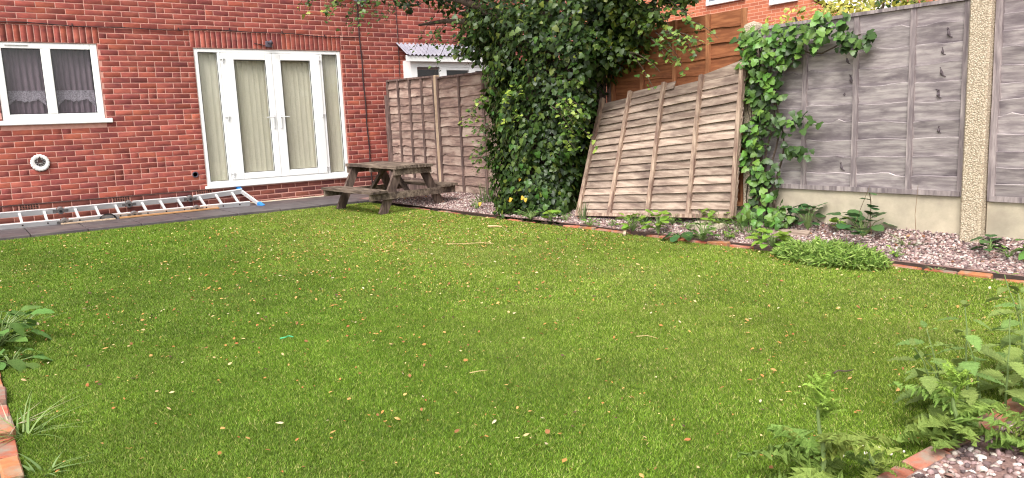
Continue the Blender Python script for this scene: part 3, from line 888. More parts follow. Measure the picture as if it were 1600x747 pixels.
def wood_post(label, x, y, z0, z1, w2, m):
    mb = MB(); mb.cbox(x - w2 / 2, x + w2 / 2, y - w2 / 2, y + w2 / 2, z0, z1, .006)
    tag(mb.build('fence_post', m), label, 'fence post', 'timber fence posts')
wood_post('pale square timber post between the two brown panels', XF - .015, -1.70, -.1, 1.83, .075, WOOD_P)
wood_post('short weathered post against the house wall', XF - .02, -.055, -.1, 1.62, .08, WOOD_BB)
wood_post('shaded timber post behind the ivy tree', XF, -3.61, -.1, 1.80, .08, WOOD_BB)
wood_post('timber post between ivy tree and orange panel', XF + .02, -5.49, -.1, 1.9, .08, WOOD_BB)

# broken panel leaning on the orange one
BLc, BRc = Vector((2.62, -5.43, -.03)), Vector((2.93, -7.36, .05))
TLc, TRc = Vector((3.015, -5.47, 1.27)), Vector((2.95, -7.46, 1.50))
_nrm = (BRc - BLc).cross(TLc - BLc).normalized()
if _nrm.x > 0: _nrm = -_nrm
def lean(u, v, n):
    a, b = u / 1.93, v / 1.42
    p = BLc.lerp(BRc, a).lerp(TLc.lerp(TRc, a), b) + _nrm * n
    return (p.x, p.y, p.z)
panel('leaning_panel', 'bleached brown broken fence panel leaning against the orange panel', None, lean, 1.93, 1.42, 17, [.02, .46, .95, (1.43, 1.40), 1.905],
      WOOD_L, WOOD_LB, .0022, None, seed=21, knots=0, bat_out=.036, taper={16: (.42, 1.08), 15: (0.0, 1.93)}, tilt=.030, parent_loc=(2.8, -6.4, 0))
mb = MB(); mb.hexa([lean(u, v, n) for u, v, n in ((1.40, 1.34, .004), (1.93, 1.345, .004), (1.93, 1.345, .02), (1.40, 1.34, .02), (1.40, 1.405, .004), (1.93, 1.46, .004), (1.93, 1.46, .02), (1.40, 1.405, .02))])
lp = [o for o in bpy.data.objects if o.name == 'leaning_panel'][0]
mb.build('board', WOOD_L, lp)

# ---------------------------------------------------------------- brick edging
def edging(label, pts, seed, wdt=.068, lay=.218, zf=lawn_z, lift=.03, gaps=()):
    t = empty('brick_edging', (*pts[0], 0)); tag(t, label, 'edging', 'brick lawn edgings')
    r = random.Random(seed); d = 0
    P = [Vector((*p, 0)) for p in pts]; L = [0]
    for a, b in zip(P, P[1:]): L.append(L[-1] + (b - a).length)
    s = 0; i = 0
    mes = []
    for k in range(4):
        mb = MB(); mb.cbox(-lay / 2 + .004, lay / 2 - .004, -wdt / 2, wdt / 2, -.10, 0, .006)
        mb.v = [(x + r.uniform(-.003, .003), y + r.uniform(-.003, .003), z + r.uniform(-.003, .002)) for x, y, z in mb.v]
        me = mb.mesh('edging_brick'); me.materials.append(EDGE); mes.append(me)
    while s + lay < L[-1]:
        c = s + lay / 2
        j = max(k for k in range(len(L)) if L[k] <= c); j = min(j, len(P) - 2)
        u = (c - L[j]) / (L[j + 1] - L[j]); p = P[j].lerp(P[j + 1], u); dr = (P[j + 1] - P[j]).normalized()
        if i not in gaps:
            a = math.atan2(dr.y, dr.x)
            M = Matrix.Translation((p.x + r.uniform(-.006, .006), p.y + r.uniform(-.006, .006), zf(p.x, p.y) + lift - (.016 if p.y > -5.2 and p.x > 0 else 0) + r.uniform(-.020, .010))) @ Matrix.Rotation(a + R(r.uniform(-2.5, 2.5)), 4, 'Z') @ Matrix.Rotation(R(r.uniform(-2.5, 2.5)), 4, 'Y') @ Matrix.Rotation(R(r.uniform(-7, 7)), 4, 'X')
            obj('edging_brick', mes[i % 4], None, t, M)
        s += lay + r.uniform(.008, .02); i += 1
edging('brick edging between lawn and the gravel bed by the fence', [(edge_x(y) + .015, y) for y in np.linspace(-2.3, -10.6, 12)], 31, lift=.026, gaps=(3, 6, 9, 13, 18, 24))
edging('brick edging along the open side of the lawn by the grass tufts', [(-3.005, y) for y in np.linspace(-3.2, -10.6, 6)], 32, lift=.035)
edging('brick edging under the nettles at the near end of the lawn', [(-2.9, -10.715), (.6, -10.715), (2.9, -10.715)], 33, lift=.03)

# ---------------------------------------------------------------- turf blades
def vnoise(x, y, f, seed):
    r = np.random.default_rng(seed); G = r.random((64, 64))
    u, v = x * f + 17.3, y * f + 29.1
    i, j = np.floor(u).astype(int), np.floor(v).astype(int); a, b = u - i, v - j
    a, b = a * a * (3 - 2 * a), b * b * (3 - 2 * b); g = lambda p, q: G[p % 64, q % 64]
    return (g(i, j) * (1 - a) + g(i + 1, j) * a) * (1 - b) + (g(i, j + 1) * (1 - a) + g(i + 1, j + 1) * a) * b
def turf():
    Vs, Fs, Cs = [], [], []
    base = 0
    def batch(n, x0, x1, y0, y1, h, w, keep=None):
        nonlocal base
        x = rng.uniform(x0, x1, n); y = rng.uniform(y0, y1, n)
        ex = np.interp(-y, [1.4, 2.5, 4.5, 5.8, 7.2, 7.9, 9.2, 10.7], [1.95, 2.02, 2.18, 2.33, 2.44, 2.52, 2.63, 2.72])
        k = (x < ex - .02) & (x > -2.97)
        if keep is not None: k &= keep(x, y)
        x, y = x[k], y[k]; n = len(x)
        z = -0.02 + 0.015 * y
        a = rng.uniform(0, 2 * np.pi, n); ln = h * rng.uniform(.55, 1.25, n)
        # the pile lies over one way, with patches
        pa = 0.9 * np.sin(x * 1.7 + 1.3 * np.sin(y * 1.1)) + .9
        lean_ = rng.uniform(.15, .9, n)
        dx = np.cos(a) * lean_ * 1.1 + .15 * np.cos(pa); dy = np.sin(a) * lean_ * 1.1 + .15 * np.sin(pa)
        ww = w * rng.uniform(.7, 1.3, n); b = rng.uniform(0, np.pi, n)
        ox, oy = np.cos(b) * ww / 2, np.sin(b) * ww / 2
        p0 = np.stack([x - ox, y - oy, z], 1); p1 = np.stack([x + ox, y + oy, z], 1)
        p2 = np.stack([x + dx * ln, y + dy * ln, z + ln * .8], 1)
        v = np.stack([p0, p1, p2], 1).reshape(-1, 3)
        f = (np.arange(3 * n).reshape(-1, 3) + base)
        base += 3 * n
        pal = np.array([[.146, .236, .016], [.192, .298, .026], [.085, .145, .009], [.264, .370, .055], [.46, .42, .15], [.33, .36, .07]])
        ci = rng.choice(6, n, p=[.28, .26, .19, .14, .06, .07])
        c = pal[ci] * rng.uniform(.8, 1.2, (n, 1))
        big = .45 * vnoise(x, y, .9, 1) + .35 * vnoise(x, y, 2.7, 2) + .35 * vnoise(x, y, 9, 3) + .25 * vnoise(x, y, 26, 4) - .2
        seam = np.exp(-((y - (-7.99 + .17 * x)) / .10) ** 2) * (x > -.6)
        side_tilt = np.clip((x + 1.2) / 1.6, 0, 1)                          # darker to the left: lens falloff and pile sheen put into the blade colour
        tone = (.52 + .58 * big + .22 * seam * vnoise(x, y, 6, 5) + .22 * side_tilt)
        worn = np.clip(vnoise(x, y, 1.6, 8) * 1.6 - .85, 0, 1)[:, None] * (rng.random((n, 1)) < .45)
        c = c * (1 - .5 * worn) + .5 * worn * np.array([.30, .30, .09])
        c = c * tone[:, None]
        c[:, 0] *= (.90 + .16 * side_tilt); c[:, 2] *= (.85 + .35 * side_tilt)
        Vs.append(v); Fs.append(f); Cs.append(np.repeat(c, 3, 0))
    d = lambda x, y: np.hypot(x + 3.04, y + 11.87)
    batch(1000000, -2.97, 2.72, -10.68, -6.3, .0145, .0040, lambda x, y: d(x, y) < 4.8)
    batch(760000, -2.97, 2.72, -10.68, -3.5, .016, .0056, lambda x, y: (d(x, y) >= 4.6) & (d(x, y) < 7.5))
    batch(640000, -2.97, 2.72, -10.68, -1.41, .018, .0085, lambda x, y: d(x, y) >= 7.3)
    me = mesh_np('grass', np.concatenate(Vs), np.concatenate(Fs), np.concatenate(Cs))
    o = obj('grass', me, BLADE)
    tag(o, 'short green artificial turf pile covering the lawn', 'grass', kind='stuff')
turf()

# ---------------------------------------------------------------- scattering
def template(outline, centre):
    v = np.array([centre] + outline, dtype=float); n = len(outline)
    f = np.array([(0, 1 + i, 1 + (i + 1) % n) for i in range(n)])
    return v, f
IVY_T = template([(0, 0, 0), (-.08, .30, -.02), (.16, .52, -.06), (.36, .34, -.01), (.62, .34, -.04), (1, 0, -.10), (.62, -.34, -.04), (.36, -.34, -.01), (.16, -.52, -.06), (-.08, -.30, -.02)], (.36, 0, .05))
OVAL_T = template([(0, 0, 0), (.22, .26, -.02), (.55, .30, -.03), (1, 0, -.12), (.55, -.30, -.03), (.22, -.26, -.02)], (.42, 0, .05))
def frames(nrm, tip):
    nrm = nrm / np.linalg.norm(nrm, axis=1, keepdims=True)
    tip = tip - nrm * np.sum(tip * nrm, 1, keepdims=True)
    tip = tip / np.maximum(np.linalg.norm(tip, axis=1, keepdims=True), 1e-6)
    return np.stack([tip, np.cross(nrm, tip), nrm], 2)         # columns: length, width, normal
def scatter(name, tmpl, pos, nrm, tip, size, cols, m, parent=None, kind=None):
    v, f = tmpl; n = len(pos)
    B = frames(nrm, tip)
    W = np.einsum('nij,kj->nki', B, v) * size[:, None, None] + pos[:, None, :]
    F = (f[None] + (np.arange(n) * len(v))[:, None, None]).reshape(-1, 3)
    me = mesh_np(name, W.reshape(-1, 3), F, np.repeat(cols, len(v), 0))
    o = obj(name, me, m, parent)
    if kind: o['kind'] = kind
    return o
def single_leaves(tmpl, pos, nrm, tip, size, m, parent, name='leaf'):
    v, f = tmpl
    me = bpy.data.meshes.new(name); me.from_pydata([tuple(p) for p in v], [], [tuple(int(i) for i in q) for q in f]); me.materials.append(m)
    B = frames(nrm, tip)
    for p, b, s in zip(pos, B, size):
        M = Matrix(((b[0][0] * s, b[0][1] * s, b[0][2] * s, p[0]), (b[1][0] * s, b[1][1] * s, b[1][2] * s, p[1]), (b[2][0] * s, b[2][1] * s, b[2][2] * s, p[2]), (0, 0, 0, 1)))
        obj(name, me, None, parent, M)

# gravel
def stones(name, label, n, place, seed, smin=.007, smax=.017):
    r = np.random.default_rng(seed)
    ico = np.array([(0, 0, 1), (.9, 0, .35), (.28, .85, .4), (-.72, .53, .4), (-.72, -.53, .35), (.28, -.85, .4), (.7, .5, -.4), (-.3, .8, -.4), (-.9, 0, -.4), (-.3, -.8, -.4), (.7, -.5, -.4)])
    F0 = np.array([(0, 1, 2), (0, 2, 3), (0, 3, 4), (0, 4, 5), (0, 5, 1), (1, 6, 2), (2, 7, 3), (3, 8, 4), (4, 9, 5), (5, 10, 1), (2, 6, 7), (3, 7, 8), (4, 8, 9), (5, 9, 10), (1, 10, 6)])
    pos = place(r, n); n = len(pos)
    nrm = r.normal(0, 1, (n, 3)); tip = r.normal(0, 1, (n, 3)); B = frames(nrm, tip)
    sh = r.uniform(.6, 1.25, (n, 3)) * np.array([1.15, .9, .65])
    v = ico[None] * (1 + r.uniform(-.16, .16, (n, 11, 1))) * sh[:, None, :]
    # stones lie flat-ish: turn the thin axis upwards for most
    a = r.uniform(0, 2 * np.pi, n); flat = r.random(n) < .7
    ca, sa = np.cos(a), np.sin(a)
    Bz = np.zeros((n, 3, 3)); Bz[:, 0, 0] = ca; Bz[:, 0, 1] = -sa; Bz[:, 1, 0] = sa; Bz[:, 1, 1] = ca; Bz[:, 2, 2] = 1
    B[flat] = Bz[flat]
    s = r.uniform(smin, smax, n)
    W = np.einsum('nij,nkj->nki', B, v) * s[:, None, None] + pos[:, None, :]
    pal = np.array([lin(226, 196, 186)[:3], lin(205, 168, 160)[:3], lin(186, 146, 142)[:3], lin(238, 226, 216)[:3], lin(150, 116, 114)[:3], lin(122, 98, 98)[:3], lin(208, 190, 172)[:3], lin(176, 128, 112)[:3]])
    pal = pal * .72 + .28 * pal.mean(1, keepdims=True)
    c = pal[r.choice(8, n, p=[.17, .18, .18, .08, .15, .11, .09, .04])] * r.uniform(.55, .92, (n, 1))
    me = mesh_np(name, W.reshape(-1, 3), (F0[None] + (np.arange(n) * 11)[:, None, None]).reshape(-1, 3), np.repeat(c, 11, 0))
    tag(obj(name, me, STONE), label, 'gravel', kind='stuff')
def place_bed(r, n):
    y = -1.4 - 9.3 * r.random(n) ** .8
    ex = np.array([edge_x(q) for q in y]); x = ex + .05 + (XF - ex - .03) * r.random(n)
    z = np.array([bed_z(a, b) for a, b in zip(x, y)]) + r.uniform(-.002, .008, n)
    return np.stack([x, y, z], 1)
stones('gravel', 'pink and grey gravel in the bed along the fence', 21000, place_bed, 5)
def place_near(r, n):
    x = -1.2 + 4.0 * r.random(n); y = -10.76 - 2.2 * r.random(n) ** 1.3
    z = np.array([near_z(a, b) for a, b in zip(x, y)]) + r.uniform(-.003, .006, n)
    return np.stack([x, y, z], 1)
stones('gravel', 'pink and grey gravel at the near end under the thistles', 12000, place_near, 6)

# fallen petals, leaf scraps and bits of twig on the lawn
def litter():
    n = 34000; x = rng.uniform(-2.9, 2.6, n); y = rng.uniform(-10.6, -1.6, n)
    ex = np.array([edge_x(q) for q in y])
    dens = .15 + 1.0 * np.exp(-(((x - .75) / 1.35) ** 2 + ((y + 4.9) / 1.9) ** 2)) + .45 * np.exp(-((ex - x) / .5) ** 2) * (y < -3) + .08 * (y > -8)
    clump = np.clip(vnoise(x, y, 5, 21) * 2.4 - .8, 0, 1) * .8 + np.clip(vnoise(x, y, 15, 22) * 3 - 1.5, 0, 1) * .9
    k = (rng.random(n) < dens * (.12 + .95 * clump)) & (x < ex - .04); x, y = x[k], y[k]; n = len(x)
    z = -0.02 + .015 * y + rng.uniform(.016, .028, n)
    nrm = np.stack([rng.normal(0, .35, n), rng.normal(0, .35, n), np.ones(n)], 1); tip = rng.normal(0, 1, (n, 3))
    s = rng.uniform(.009, .030, n) * rng.uniform(.5, 1.1, n) * np.where(rng.random(n) < .04, 1.5, 1)
    pal = np.array([lin(206, 160, 98)[:3], lin(190, 136, 76)[:3], lin(222, 190, 138)[:3], lin(150, 104, 66)[:3], lin(214, 194, 160)[:3], lin(96, 72, 58)[:3], lin(178, 112, 68)[:3]])
    c = pal[rng.choice(7, n, p=[.25, .22, .16, .17, .05, .08, .07])] * rng.uniform(.7, 1.05, (n, 1))
    o = scatter('leaf_litter', OVAL_T, np.stack([x, y, z], 1), nrm, tip, s, c, LITTER, None, 'stuff')
    tag(o, 'tan petals and dry leaf scraps scattered over the lawn', 'leaf litter')
    n = 260; x = rng.uniform(1.0, 3.05, 4 * n); y = rng.uniform(-10.2, -1.6, 4 * n); ex = np.array([edge_x(q) for q in y]); k = x > ex + .05
    wgt = rng.random(4 * n) < (.25 + .75 * np.exp(-((x - XF + .12) / .16) ** 2) * (y < -8.0)); k &= wgt; x, y = x[k], y[k]; n = len(x)
    z = np.array([bed_z(a, b) for a, b in zip(x, y)]) + .016
    nrm = np.stack([rng.normal(0, .4, n), rng.normal(0, .4, n), np.ones(n)], 1)
    pal = np.array([lin(160, 108, 74)[:3], lin(128, 84, 60)[:3], lin(186, 138, 96)[:3]])
    o = scatter('dry_leaf_litter', OVAL_T, np.stack([x, y, z], 1), nrm, rng.normal(0, 1, (n, 3)), rng.uniform(.02, .05, n), pal[rng.integers(0, 3, n)], LITTER, None, 'stuff')
    tag(o, 'brown dead leaves lying on the gravel along the fence', 'leaf litter')
litter()

# ---------------------------------------------------------------- ivy-covered tree
ty = -4.45; tx = 2.78
tree = empty('ivy_tree', (tx, ty, 0)); tag(tree, 'tree trunk smothered in dark glossy ivy with a spreading leafy crown', 'tree')
mb = MB()
mb.tube([(tx + .05, ty, -.1), (tx, ty - .02, .6), (tx - .03, ty - .1, 1.3), (tx, ty - .25, 2.0), (tx + .02, ty - .3, 2.8), (tx, ty - .35, 3.8)], [.22, .17, .15, .13, .10, .05], 10)
mb.build('trunk', BARK, tree, True)
LIMBS = [[(0, -.2, 1.8), (-.3, .6, 2.5), (-.8, 1.5, 2.9), (-1.1, 2.3, 3.0)], [(0, -.2, 1.7), (0, -1.0, 2.2), (-.05, -1.8, 2.35), (-.1, -2.6, 2.3)], [(0, -.25, 2.2), (-.5, -.4, 2.8), (-1.1, -.3, 3.2)],
         [(0, -.25, 2.2), (.5, .5, 2.9), (.9, 1.2, 3.3)], [(0, -.2, 1.9), (-.2, .6, 2.3), (-.25, 1.5, 2.45), (-.2, 2.3, 2.5)], [(0, -.3, 2.6), (.2, -1.2, 3.2), (.1, -2.0, 3.4)]]
for q in LIMBS:
    mb = MB(); mb.tube([(tx + a, ty + b, c) for a, b, c in q], [.06 * (1 - .24 * i) for i in range(len(q))], 7); mb.build('limb', BARK, tree, True)

def ivy_column(n):
    z = rng.uniform(-.08, 2.35, n) ; th = rng.uniform(0, 2 * np.pi, n)
    yl = np.interp(z, [-.1, .3, 1.0, 1.7, 2.3], [-3.95, -3.92, -3.88, -3.75, -3.45]); yr = np.interp(z, [-.1, .3, 1.0, 1.7, 2.3], [-5.18, -5.22, -5.42, -5.85, -6.3])
    cy = (yl + yr) / 2; ry = (yl - yr) / 2; rx = np.interp(z, [0, 1, 2.3], [.50, .50, .62])
    bump = 1 + .10 * np.sin(th * 5 + z * 4) + .07 * np.sin(th * 9 - z * 7) + .05 * np.sin(z * 11 + th * 3)
    rr = bump * (1 - .30 * rng.random(n) ** 1.6)
    c, s = np.cos(th), np.sin(th)
    pos = np.stack([tx - .02 + rx * rr * c, cy + ry * rr * s, z + rng.normal(0, .03, n)], 1)
    nrm = np.stack([c / rx * .5, s / ry * .5, np.full(n, .35)], 1); nrm /= np.linalg.norm(nrm, axis=1, keepdims=True)
    nrm += rng.normal(0, .38, (n, 3))
    tip = np.stack([rng.normal(0, .5, n), rng.normal(0, .5, n), np.full(n, -.9)], 1)
    k = pos[:, 0] < XF - .05
    return pos[k], nrm[k], tip[k], rr[k]
def ivy_cols(n, lo=.7):
    pal = np.array([[.030, .062, .011], [.046, .088, .015], [.016, .038, .008], [.085, .135, .024], [.15, .19, .030]])
    return pal[rng.choice(5, n, p=[.28, .28, .22, .16, .06])] * rng.uniform(lo, 1.25, (n, 1))
pos, nrm, tip, rr = ivy_column(13000)
front = np.where((pos[:, 0] < tx - .1) & (rr > .97) & (pos[:, 2] > .0) & (pos[:, 2] < 2.0))[0]
pick = rng.choice(front, 230, replace=False); rest = np.setdiff1d(np.arange(len(pos)), pick)
sz = rng.uniform(.035, .085, len(pos))
single_leaves(IVY_T, pos[pick] + nrm[pick] * .02, nrm[pick], tip[pick], sz[pick] * 1.1, LEAF_IVY, tree)
scatter('ivy_cover', IVY_T, pos[rest], nrm[rest], tip[rest], sz[rest], ivy_cols(len(rest)), IVY, tree, 'stuff')

def clumps(centres, per, rad, flat=.75):
    P, N, T = [], [], []
    for (c, r_, k) in centres:
        k = int(per * k)
        d = rng.normal(0, 1, (k, 3)); d /= np.linalg.norm(d, axis=1, keepdims=True)
        rr_ = r_ * rad * (rng.random((k, 1)) ** .45)
        P.append(np.array(c) + d * rr_ * np.array([1, 1, flat]))
        N.append(d * .5 + np.array([-.25, -.2, .55]) + rng.normal(0, .42, (k, 3)))
        T.append(np.stack([rng.normal(0, .5, k) + d[:, 0] * .4, rng.normal(0, .5, k) + d[:, 1] * .4, np.full(k, -.65)], 1))
    return np.concatenate(P), np.concatenate(N), np.concatenate(T)
CC = []
def blob(n, x, y, z, sx, sy, sz_, r_, k=1.0):
    for _ in range(n):
        CC.append(((x + random.uniform(-sx, sx), y + random.uniform(-sy, sy), z + random.uniform(-sz_, sz_)), r_ * random.uniform(.7, 1.3), k))
blob(44, 2.78, -4.75, 2.40, .50, 1.15, .38, .32)         # shoulder above the column
blob(56, 2.75, -4.6, 3.2, .9, 1.6, .45, .42)             # upper crown, out of the picture
blob(34, 2.7, -4.4, 4.0, .8, 1.4, .4, .45)
blob(18, 2.80, -5.75, 2.00, .32, .30, .28, .26)          # over the leaning panel
blob(9, 2.85, -6.05, 1.95, .2, .22, .22, .18, .6)
blob(5, 2.75, -6.45, 2.02, .2, .25, .12, .12, .3)
blob(9, 2.6, -6.3, 2.45, .4, .4, .2, .26, .7)
blob(12, 2.72, -6.35, 2.22, .25, .35, .12, .20, .55)
blob(5, 2.72, -6.85, 2.28, .2, .25, .08, .15, .35)
blob(5, 2.6, -3.35, 2.45, .3, .3, .2, .18, .5)           # towards the house
blob(6, 2.45, -2.9, 2.72, .35, .5, .14, .18, .4)
blob(4, 2.5, -3.4, 2.05, .2, .2, .12, .12, .3)
blob(7, 2.0, -2.6, 2.92, .4, .7, .10, .18, .4)
blob(6, 1.65, -2.3, 2.92, .35, .55, .08, .16, .35)
pos, nrm, tip = clumps(CC, 84, 1.0)
k = (pos[:, 1] < -.15); pos, nrm, tip = pos[k], nrm[k], tip[k]
far_r = pos[:, 1] < -6.0
cols = ivy_cols(len(pos)); cols[far_r] *= np.array([1.7, 1.5, 1.3])
scatter('crown', IVY_T, pos, nrm, tip, rng.uniform(.035, .078, len(pos)), cols, IVY, tree, 'stuff')
# loose sprays: thin twigs with leaves hanging below and beside the crown
LP, LN, LT, LC = [], [], [], []
def spray(p, d, ln, n, cm=(1, 1, 1), sag=.35):
    p = Vector(p); d = Vector(d).normalized(); pts = []
    for i in range(7):
        t = i / 6; q = p + d * ln * t + Vector((0, 0, -sag * ln * t * t)); pts.append(q)
    tw = MB(); tw.tube(pts, [.006 - .0007 * i for i in range(7)], 4); tw.build('twig', BARK, tree)
    for i in range(n):
        t = random.uniform(.1, 1) * 6; a = int(min(5, t)); q = pts[a].lerp(pts[a + 1], t - a)
        off = Vector((random.gauss(0, .03), random.gauss(0, .03), random.gauss(-.01, .03)))
        LP.append(tuple(q + off)); LN.append((random.gauss(-.3, .5), random.gauss(-.25, .5), .8)); LT.append((random.gauss(0, .6), random.gauss(0, .6), -.7))
        LC.append(np.array(random.choice([(.045, .10, .02), (.09, .16, .03), (.14, .22, .05), (.03, .07, .015)])) * cm)
for _ in range(16): spray((2.7 + random.uniform(-.2, .15), -6.2 - random.random() * .7, 1.95 + random.uniform(-.25, .25)), (-.1, -1, random.uniform(-.7, .1)), random.uniform(.25, .5), 16, (1.5, 1.35, 1.2))
for _ in range(9): spray((2.6 + random.uniform(-.3, .2), -3.45 + random.random() * .5, 2.3 + random.uniform(-.25, .3)), (-.15, .8, random.uniform(-.8, .0)), random.uniform(.25, .5), 15)
for _ in range(20): spray((2.0 + random.uniform(-.7, .5), -2.9 + random.random() * 1.3, 2.88 + random.uniform(-.1, .1)), (-.4, .3, random.uniform(-.9, -.1)), random.uniform(.2, .42), 13)
for _ in range(5): spray((.95 + random.uniform(-.25, .3), -2.7 + random.random() * .4, 2.78), (-.4, .2, random.uniform(-.7, -.2)), random.uniform(.15, .26), 9, (2.2, 1.5, 1.3))
for _ in range(14): spray((2.4 + random.uniform(-.15, .1), -5.35 - random.random() * .35, random.uniform(.7, 1.5)), (-.15, -1, random.uniform(-.4, .3)), random.uniform(.2, .42), 12, (1.9, 1.6, 1.2))
for _ in range(12): spray((2.45 + random.uniform(-.1, .2), -3.98 + random.random() * .12, random.uniform(.3, 1.5)), (-.2, 1, random.uniform(-.3, .3)), random.uniform(.2, .42), 13, (1.15, 1.05, .9))
for _ in range(10): spray((2.24, -4.5 + random.uniform(-.6, .6), random.uniform(1.0, 1.45)), (-.5, random.uniform(-.6, .6), .1), random.uniform(.12, .22), 12, (2.1, 1.7, 1.1))
LP, LN, LT, LC = map(np.array, (LP, LN, LT, LC))
scatter('spray_leaves', IVY_T, LP, LN, LT, rng.uniform(.03, .062, len(LP)), LC, IVY, tree, 'stuff')
YEL = mat('yellow_leaf', lin(226, 188, 70), lin(206, 160, 56), 20, 0.6, transl=0.2)
yp = np.array([(2.27, -4.62, .17), (2.28, -4.55, .15), (2.27, -4.86, .20), (2.27, -4.9, .18), (2.29, -4.80, .42), (2.25, -3.98, .08)])
single_leaves(IVY_T, yp, np.array([(-1, -.4, .4)] * 6), np.array([(.1, .2, -1), (.2, -.6, -.7), (0, .5, -1), (-.2, -.3, -1), (0, .3, -.9), (0, 0, -1)]), np.full(6, .05), YEL, tree)

# ---------------------------------------------------------------- climbing ivy on the grey fence corner
ci = empty('climbing_ivy', (2.98, -7.7, .03)); tag(ci, 'bright green climbing ivy growing up the post and over the grey panel', 'ivy')
P_, N_, T_ = [], [], []
def ivy_patch(n, y0, y1, z0, z1, th=.12, den=1.0):
    for _ in range(n):
        y = random.uniform(y0, y1); z = random.uniform(z0, z1)
        ey = min(abs(y - y0), abs(y1 - y)) / (abs(y1 - y0) / 2 + 1e-6)
        x = 3.04 - th * random.random() * (.35 + .65 * min(1, ey * 1.6)) - .02
        P_.append((x, y + random.gauss(0, .03), z + random.gauss(0, .03)))
        N_.append((-1 + random.gauss(0, .45), -.35 + random.gauss(0, .5), .75 + random.gauss(0, .35))); T_.append((random.gauss(-.3, .4), random.gauss(0, .6), -.8))
ivy_patch(210, -7.38, -7.92, 1.46, 1.80, .20); ivy_patch(140, -7.85, -8.42, 1.55, 1.80, .14); ivy_patch(34, -8.35, -8.60, 1.54, 1.65, .07)
ivy_patch(90, -7.46, -7.80, 1.16, 1.48, .14); ivy_patch(50, -7.48, -7.70, .92, 1.16, .10); ivy_patch(95, -7.38, -7.68, .54, .95, .13); ivy_patch(40, -7.70, -8.08, .88, 1.03, .08); ivy_patch(24, -7.82, -8.06, .66, .75, .06)
ivy_patch(66, -7.48, -7.76, .20, .55, .12); ivy_patch(100, -7.42, -7.94, .04, .20, .26)
P_, N_, T_ = map(np.array, (P_, N_, T_))
sz = rng.uniform(.045, .085, len(P_))
pick = np.argsort(P_[:, 0] - .3 * sz)[:300]; rest = np.setdiff1d(np.arange(len(P_)), pick)
single_leaves(IVY_T, P_[pick], N_[pick], T_[pick], sz[pick], LEAF_IVYL, ci)
cl = np.array([[.06, .12, .025], [.04, .085, .018], [.10, .18, .04], [.028, .06, .014]])[rng.choice(4, len(rest), p=[.35, .3, .15, .2])] * rng.uniform(.75, 1.15, (len(rest), 1))
scatter('ivy_cover', IVY_T, P_[rest], N_[rest], T_[rest], sz[rest], cl, IVY, ci, 'stuff')
mb = MB()
for k in range(7):
    pts = [(3.03, -7.45 - .05 * k + .05 * math.sin(i * .8 + k), .02 + 1.65 * i / 14) for i in range(15)]
    mb.tube(pts, [.012 - .0006 * i for i in range(15)], 5)
mb.tube([(3.02, -7.6 - .9 * i / 8, 1.58 + .06 * math.sin(i)) for i in range(9)], .007, 5)
mb.build('stem', BARK, ci)

# ---------------------------------------------------------------- picnic table
tb = empty('picnic_table', (1.846, -2.324, -.06))
tag(tb, 'weathered timber picnic table with attached benches on the lawn corner', 'picnic table')
PH = 0.118
def T3(a, b, z):
    """a: along the table towards the camera, b: across towards the fence, z above the turf"""
    return Vector((1.846 + a * math.sin(PH) + b * math.cos(PH), -2.324 - a * math.cos(PH) + b * math.sin(PH), -.060 - .016 * (a + .3) + z))
def tplank(name, a0, a1, b0, b1, z0, z1, m, par=tb, ch=.004, bow=.004):
    r = random.Random(hash((round(a0, 3), round(b0, 3), round(z0, 3))) & 0xffff)
    mb = MB(); vs = []; fs = []; n_ = 8
    long_a = abs(a1 - a0) > abs(b1 - b0)
    ph = r.uniform(0, 6)
    for i in range(n_ + 1):
        t = i / n_
        dz = bow * math.sin(t * 3.1 + ph); w2 = .0015 * math.sin(t * 9 + ph)
        if long_a:
            a = a0 + (a1 - a0) * t; q = [(a, b0 + w2), (a, b1 + w2), (a, b1 + w2), (a, b0 + w2)]
        else:
            b = b0 + (b1 - b0) * t; q = [(a1 + w2, b), (a0 + w2, b), (a0 + w2, b), (a1 + w2, b)]
        for (aa, bb), z in zip(q, (z0, z0, z1, z1)): vs.append(T3(aa, bb, z + dz))
    for i in range(n_):
        A, B = 4 * i, 4 * i + 4
        for k in range(4): fs.append((A + k, B + k, B + (k + 1) % 4, A + (k + 1) % 4))
    fs += [(0, 1, 2, 3), (4 * n_ + 3, 4 * n_ + 2, 4 * n_ + 1, 4 * n_)]
    mb.add(vs, fs); return mb.build(name, m, par)
HT, HB = 0.636, 0.333
for i in range(5):
    b0 = -.305 + i * .123; tplank('top_plank', -.635 + random.uniform(-.01, .01), .635 + random.uniform(-.015, .015), b0, b0 + .114, HT - .040, HT, WOOD_T)
for s in (-1, 1):
    for i in range(2):
        b0 = s * .58 - .135 + i * .139; tplank('bench_plank', -.635 + random.uniform(-.01, .01), .635 + random.uniform(-.012, .012), b0, b0 + .128, HB - .034, HB, WOOD_T)
for a in (-.49, .49):
    o = .022 if a > 0 else -.022
    ab = math.copysign(.578, a)
    tplank('bench_bearer', ab - .02, ab + .02, -.70, .70, HB - .125, HB - .036, WOOD_T, bow=.002)
    tplank('top_bearer', ab - .02, ab + .02, -.30, .30, HT - .125, HT - .036, WOOD_T, bow=.002)
    for s in (-1, 1):
        mb = MB(); mb.beam(T3(a + o * 2, s * 0.496, .0), T3(a + o * 2, s * .19, HT - .04), .042, .118, tuple(T3(0, 1, 0) - T3(0, 0, 0)))
        mb.build('leg', WOOD_TL, tb)
    mb = MB(); mb.beam(T3(a - math.copysign(.03, a), 0, HB - .08), T3(math.copysign(.08, a), 0, HT - .05), .04, .06, tuple(T3(0, 1, 0) - T3(0, 0, 0))); mb.build('brace', WOOD_TL, tb)
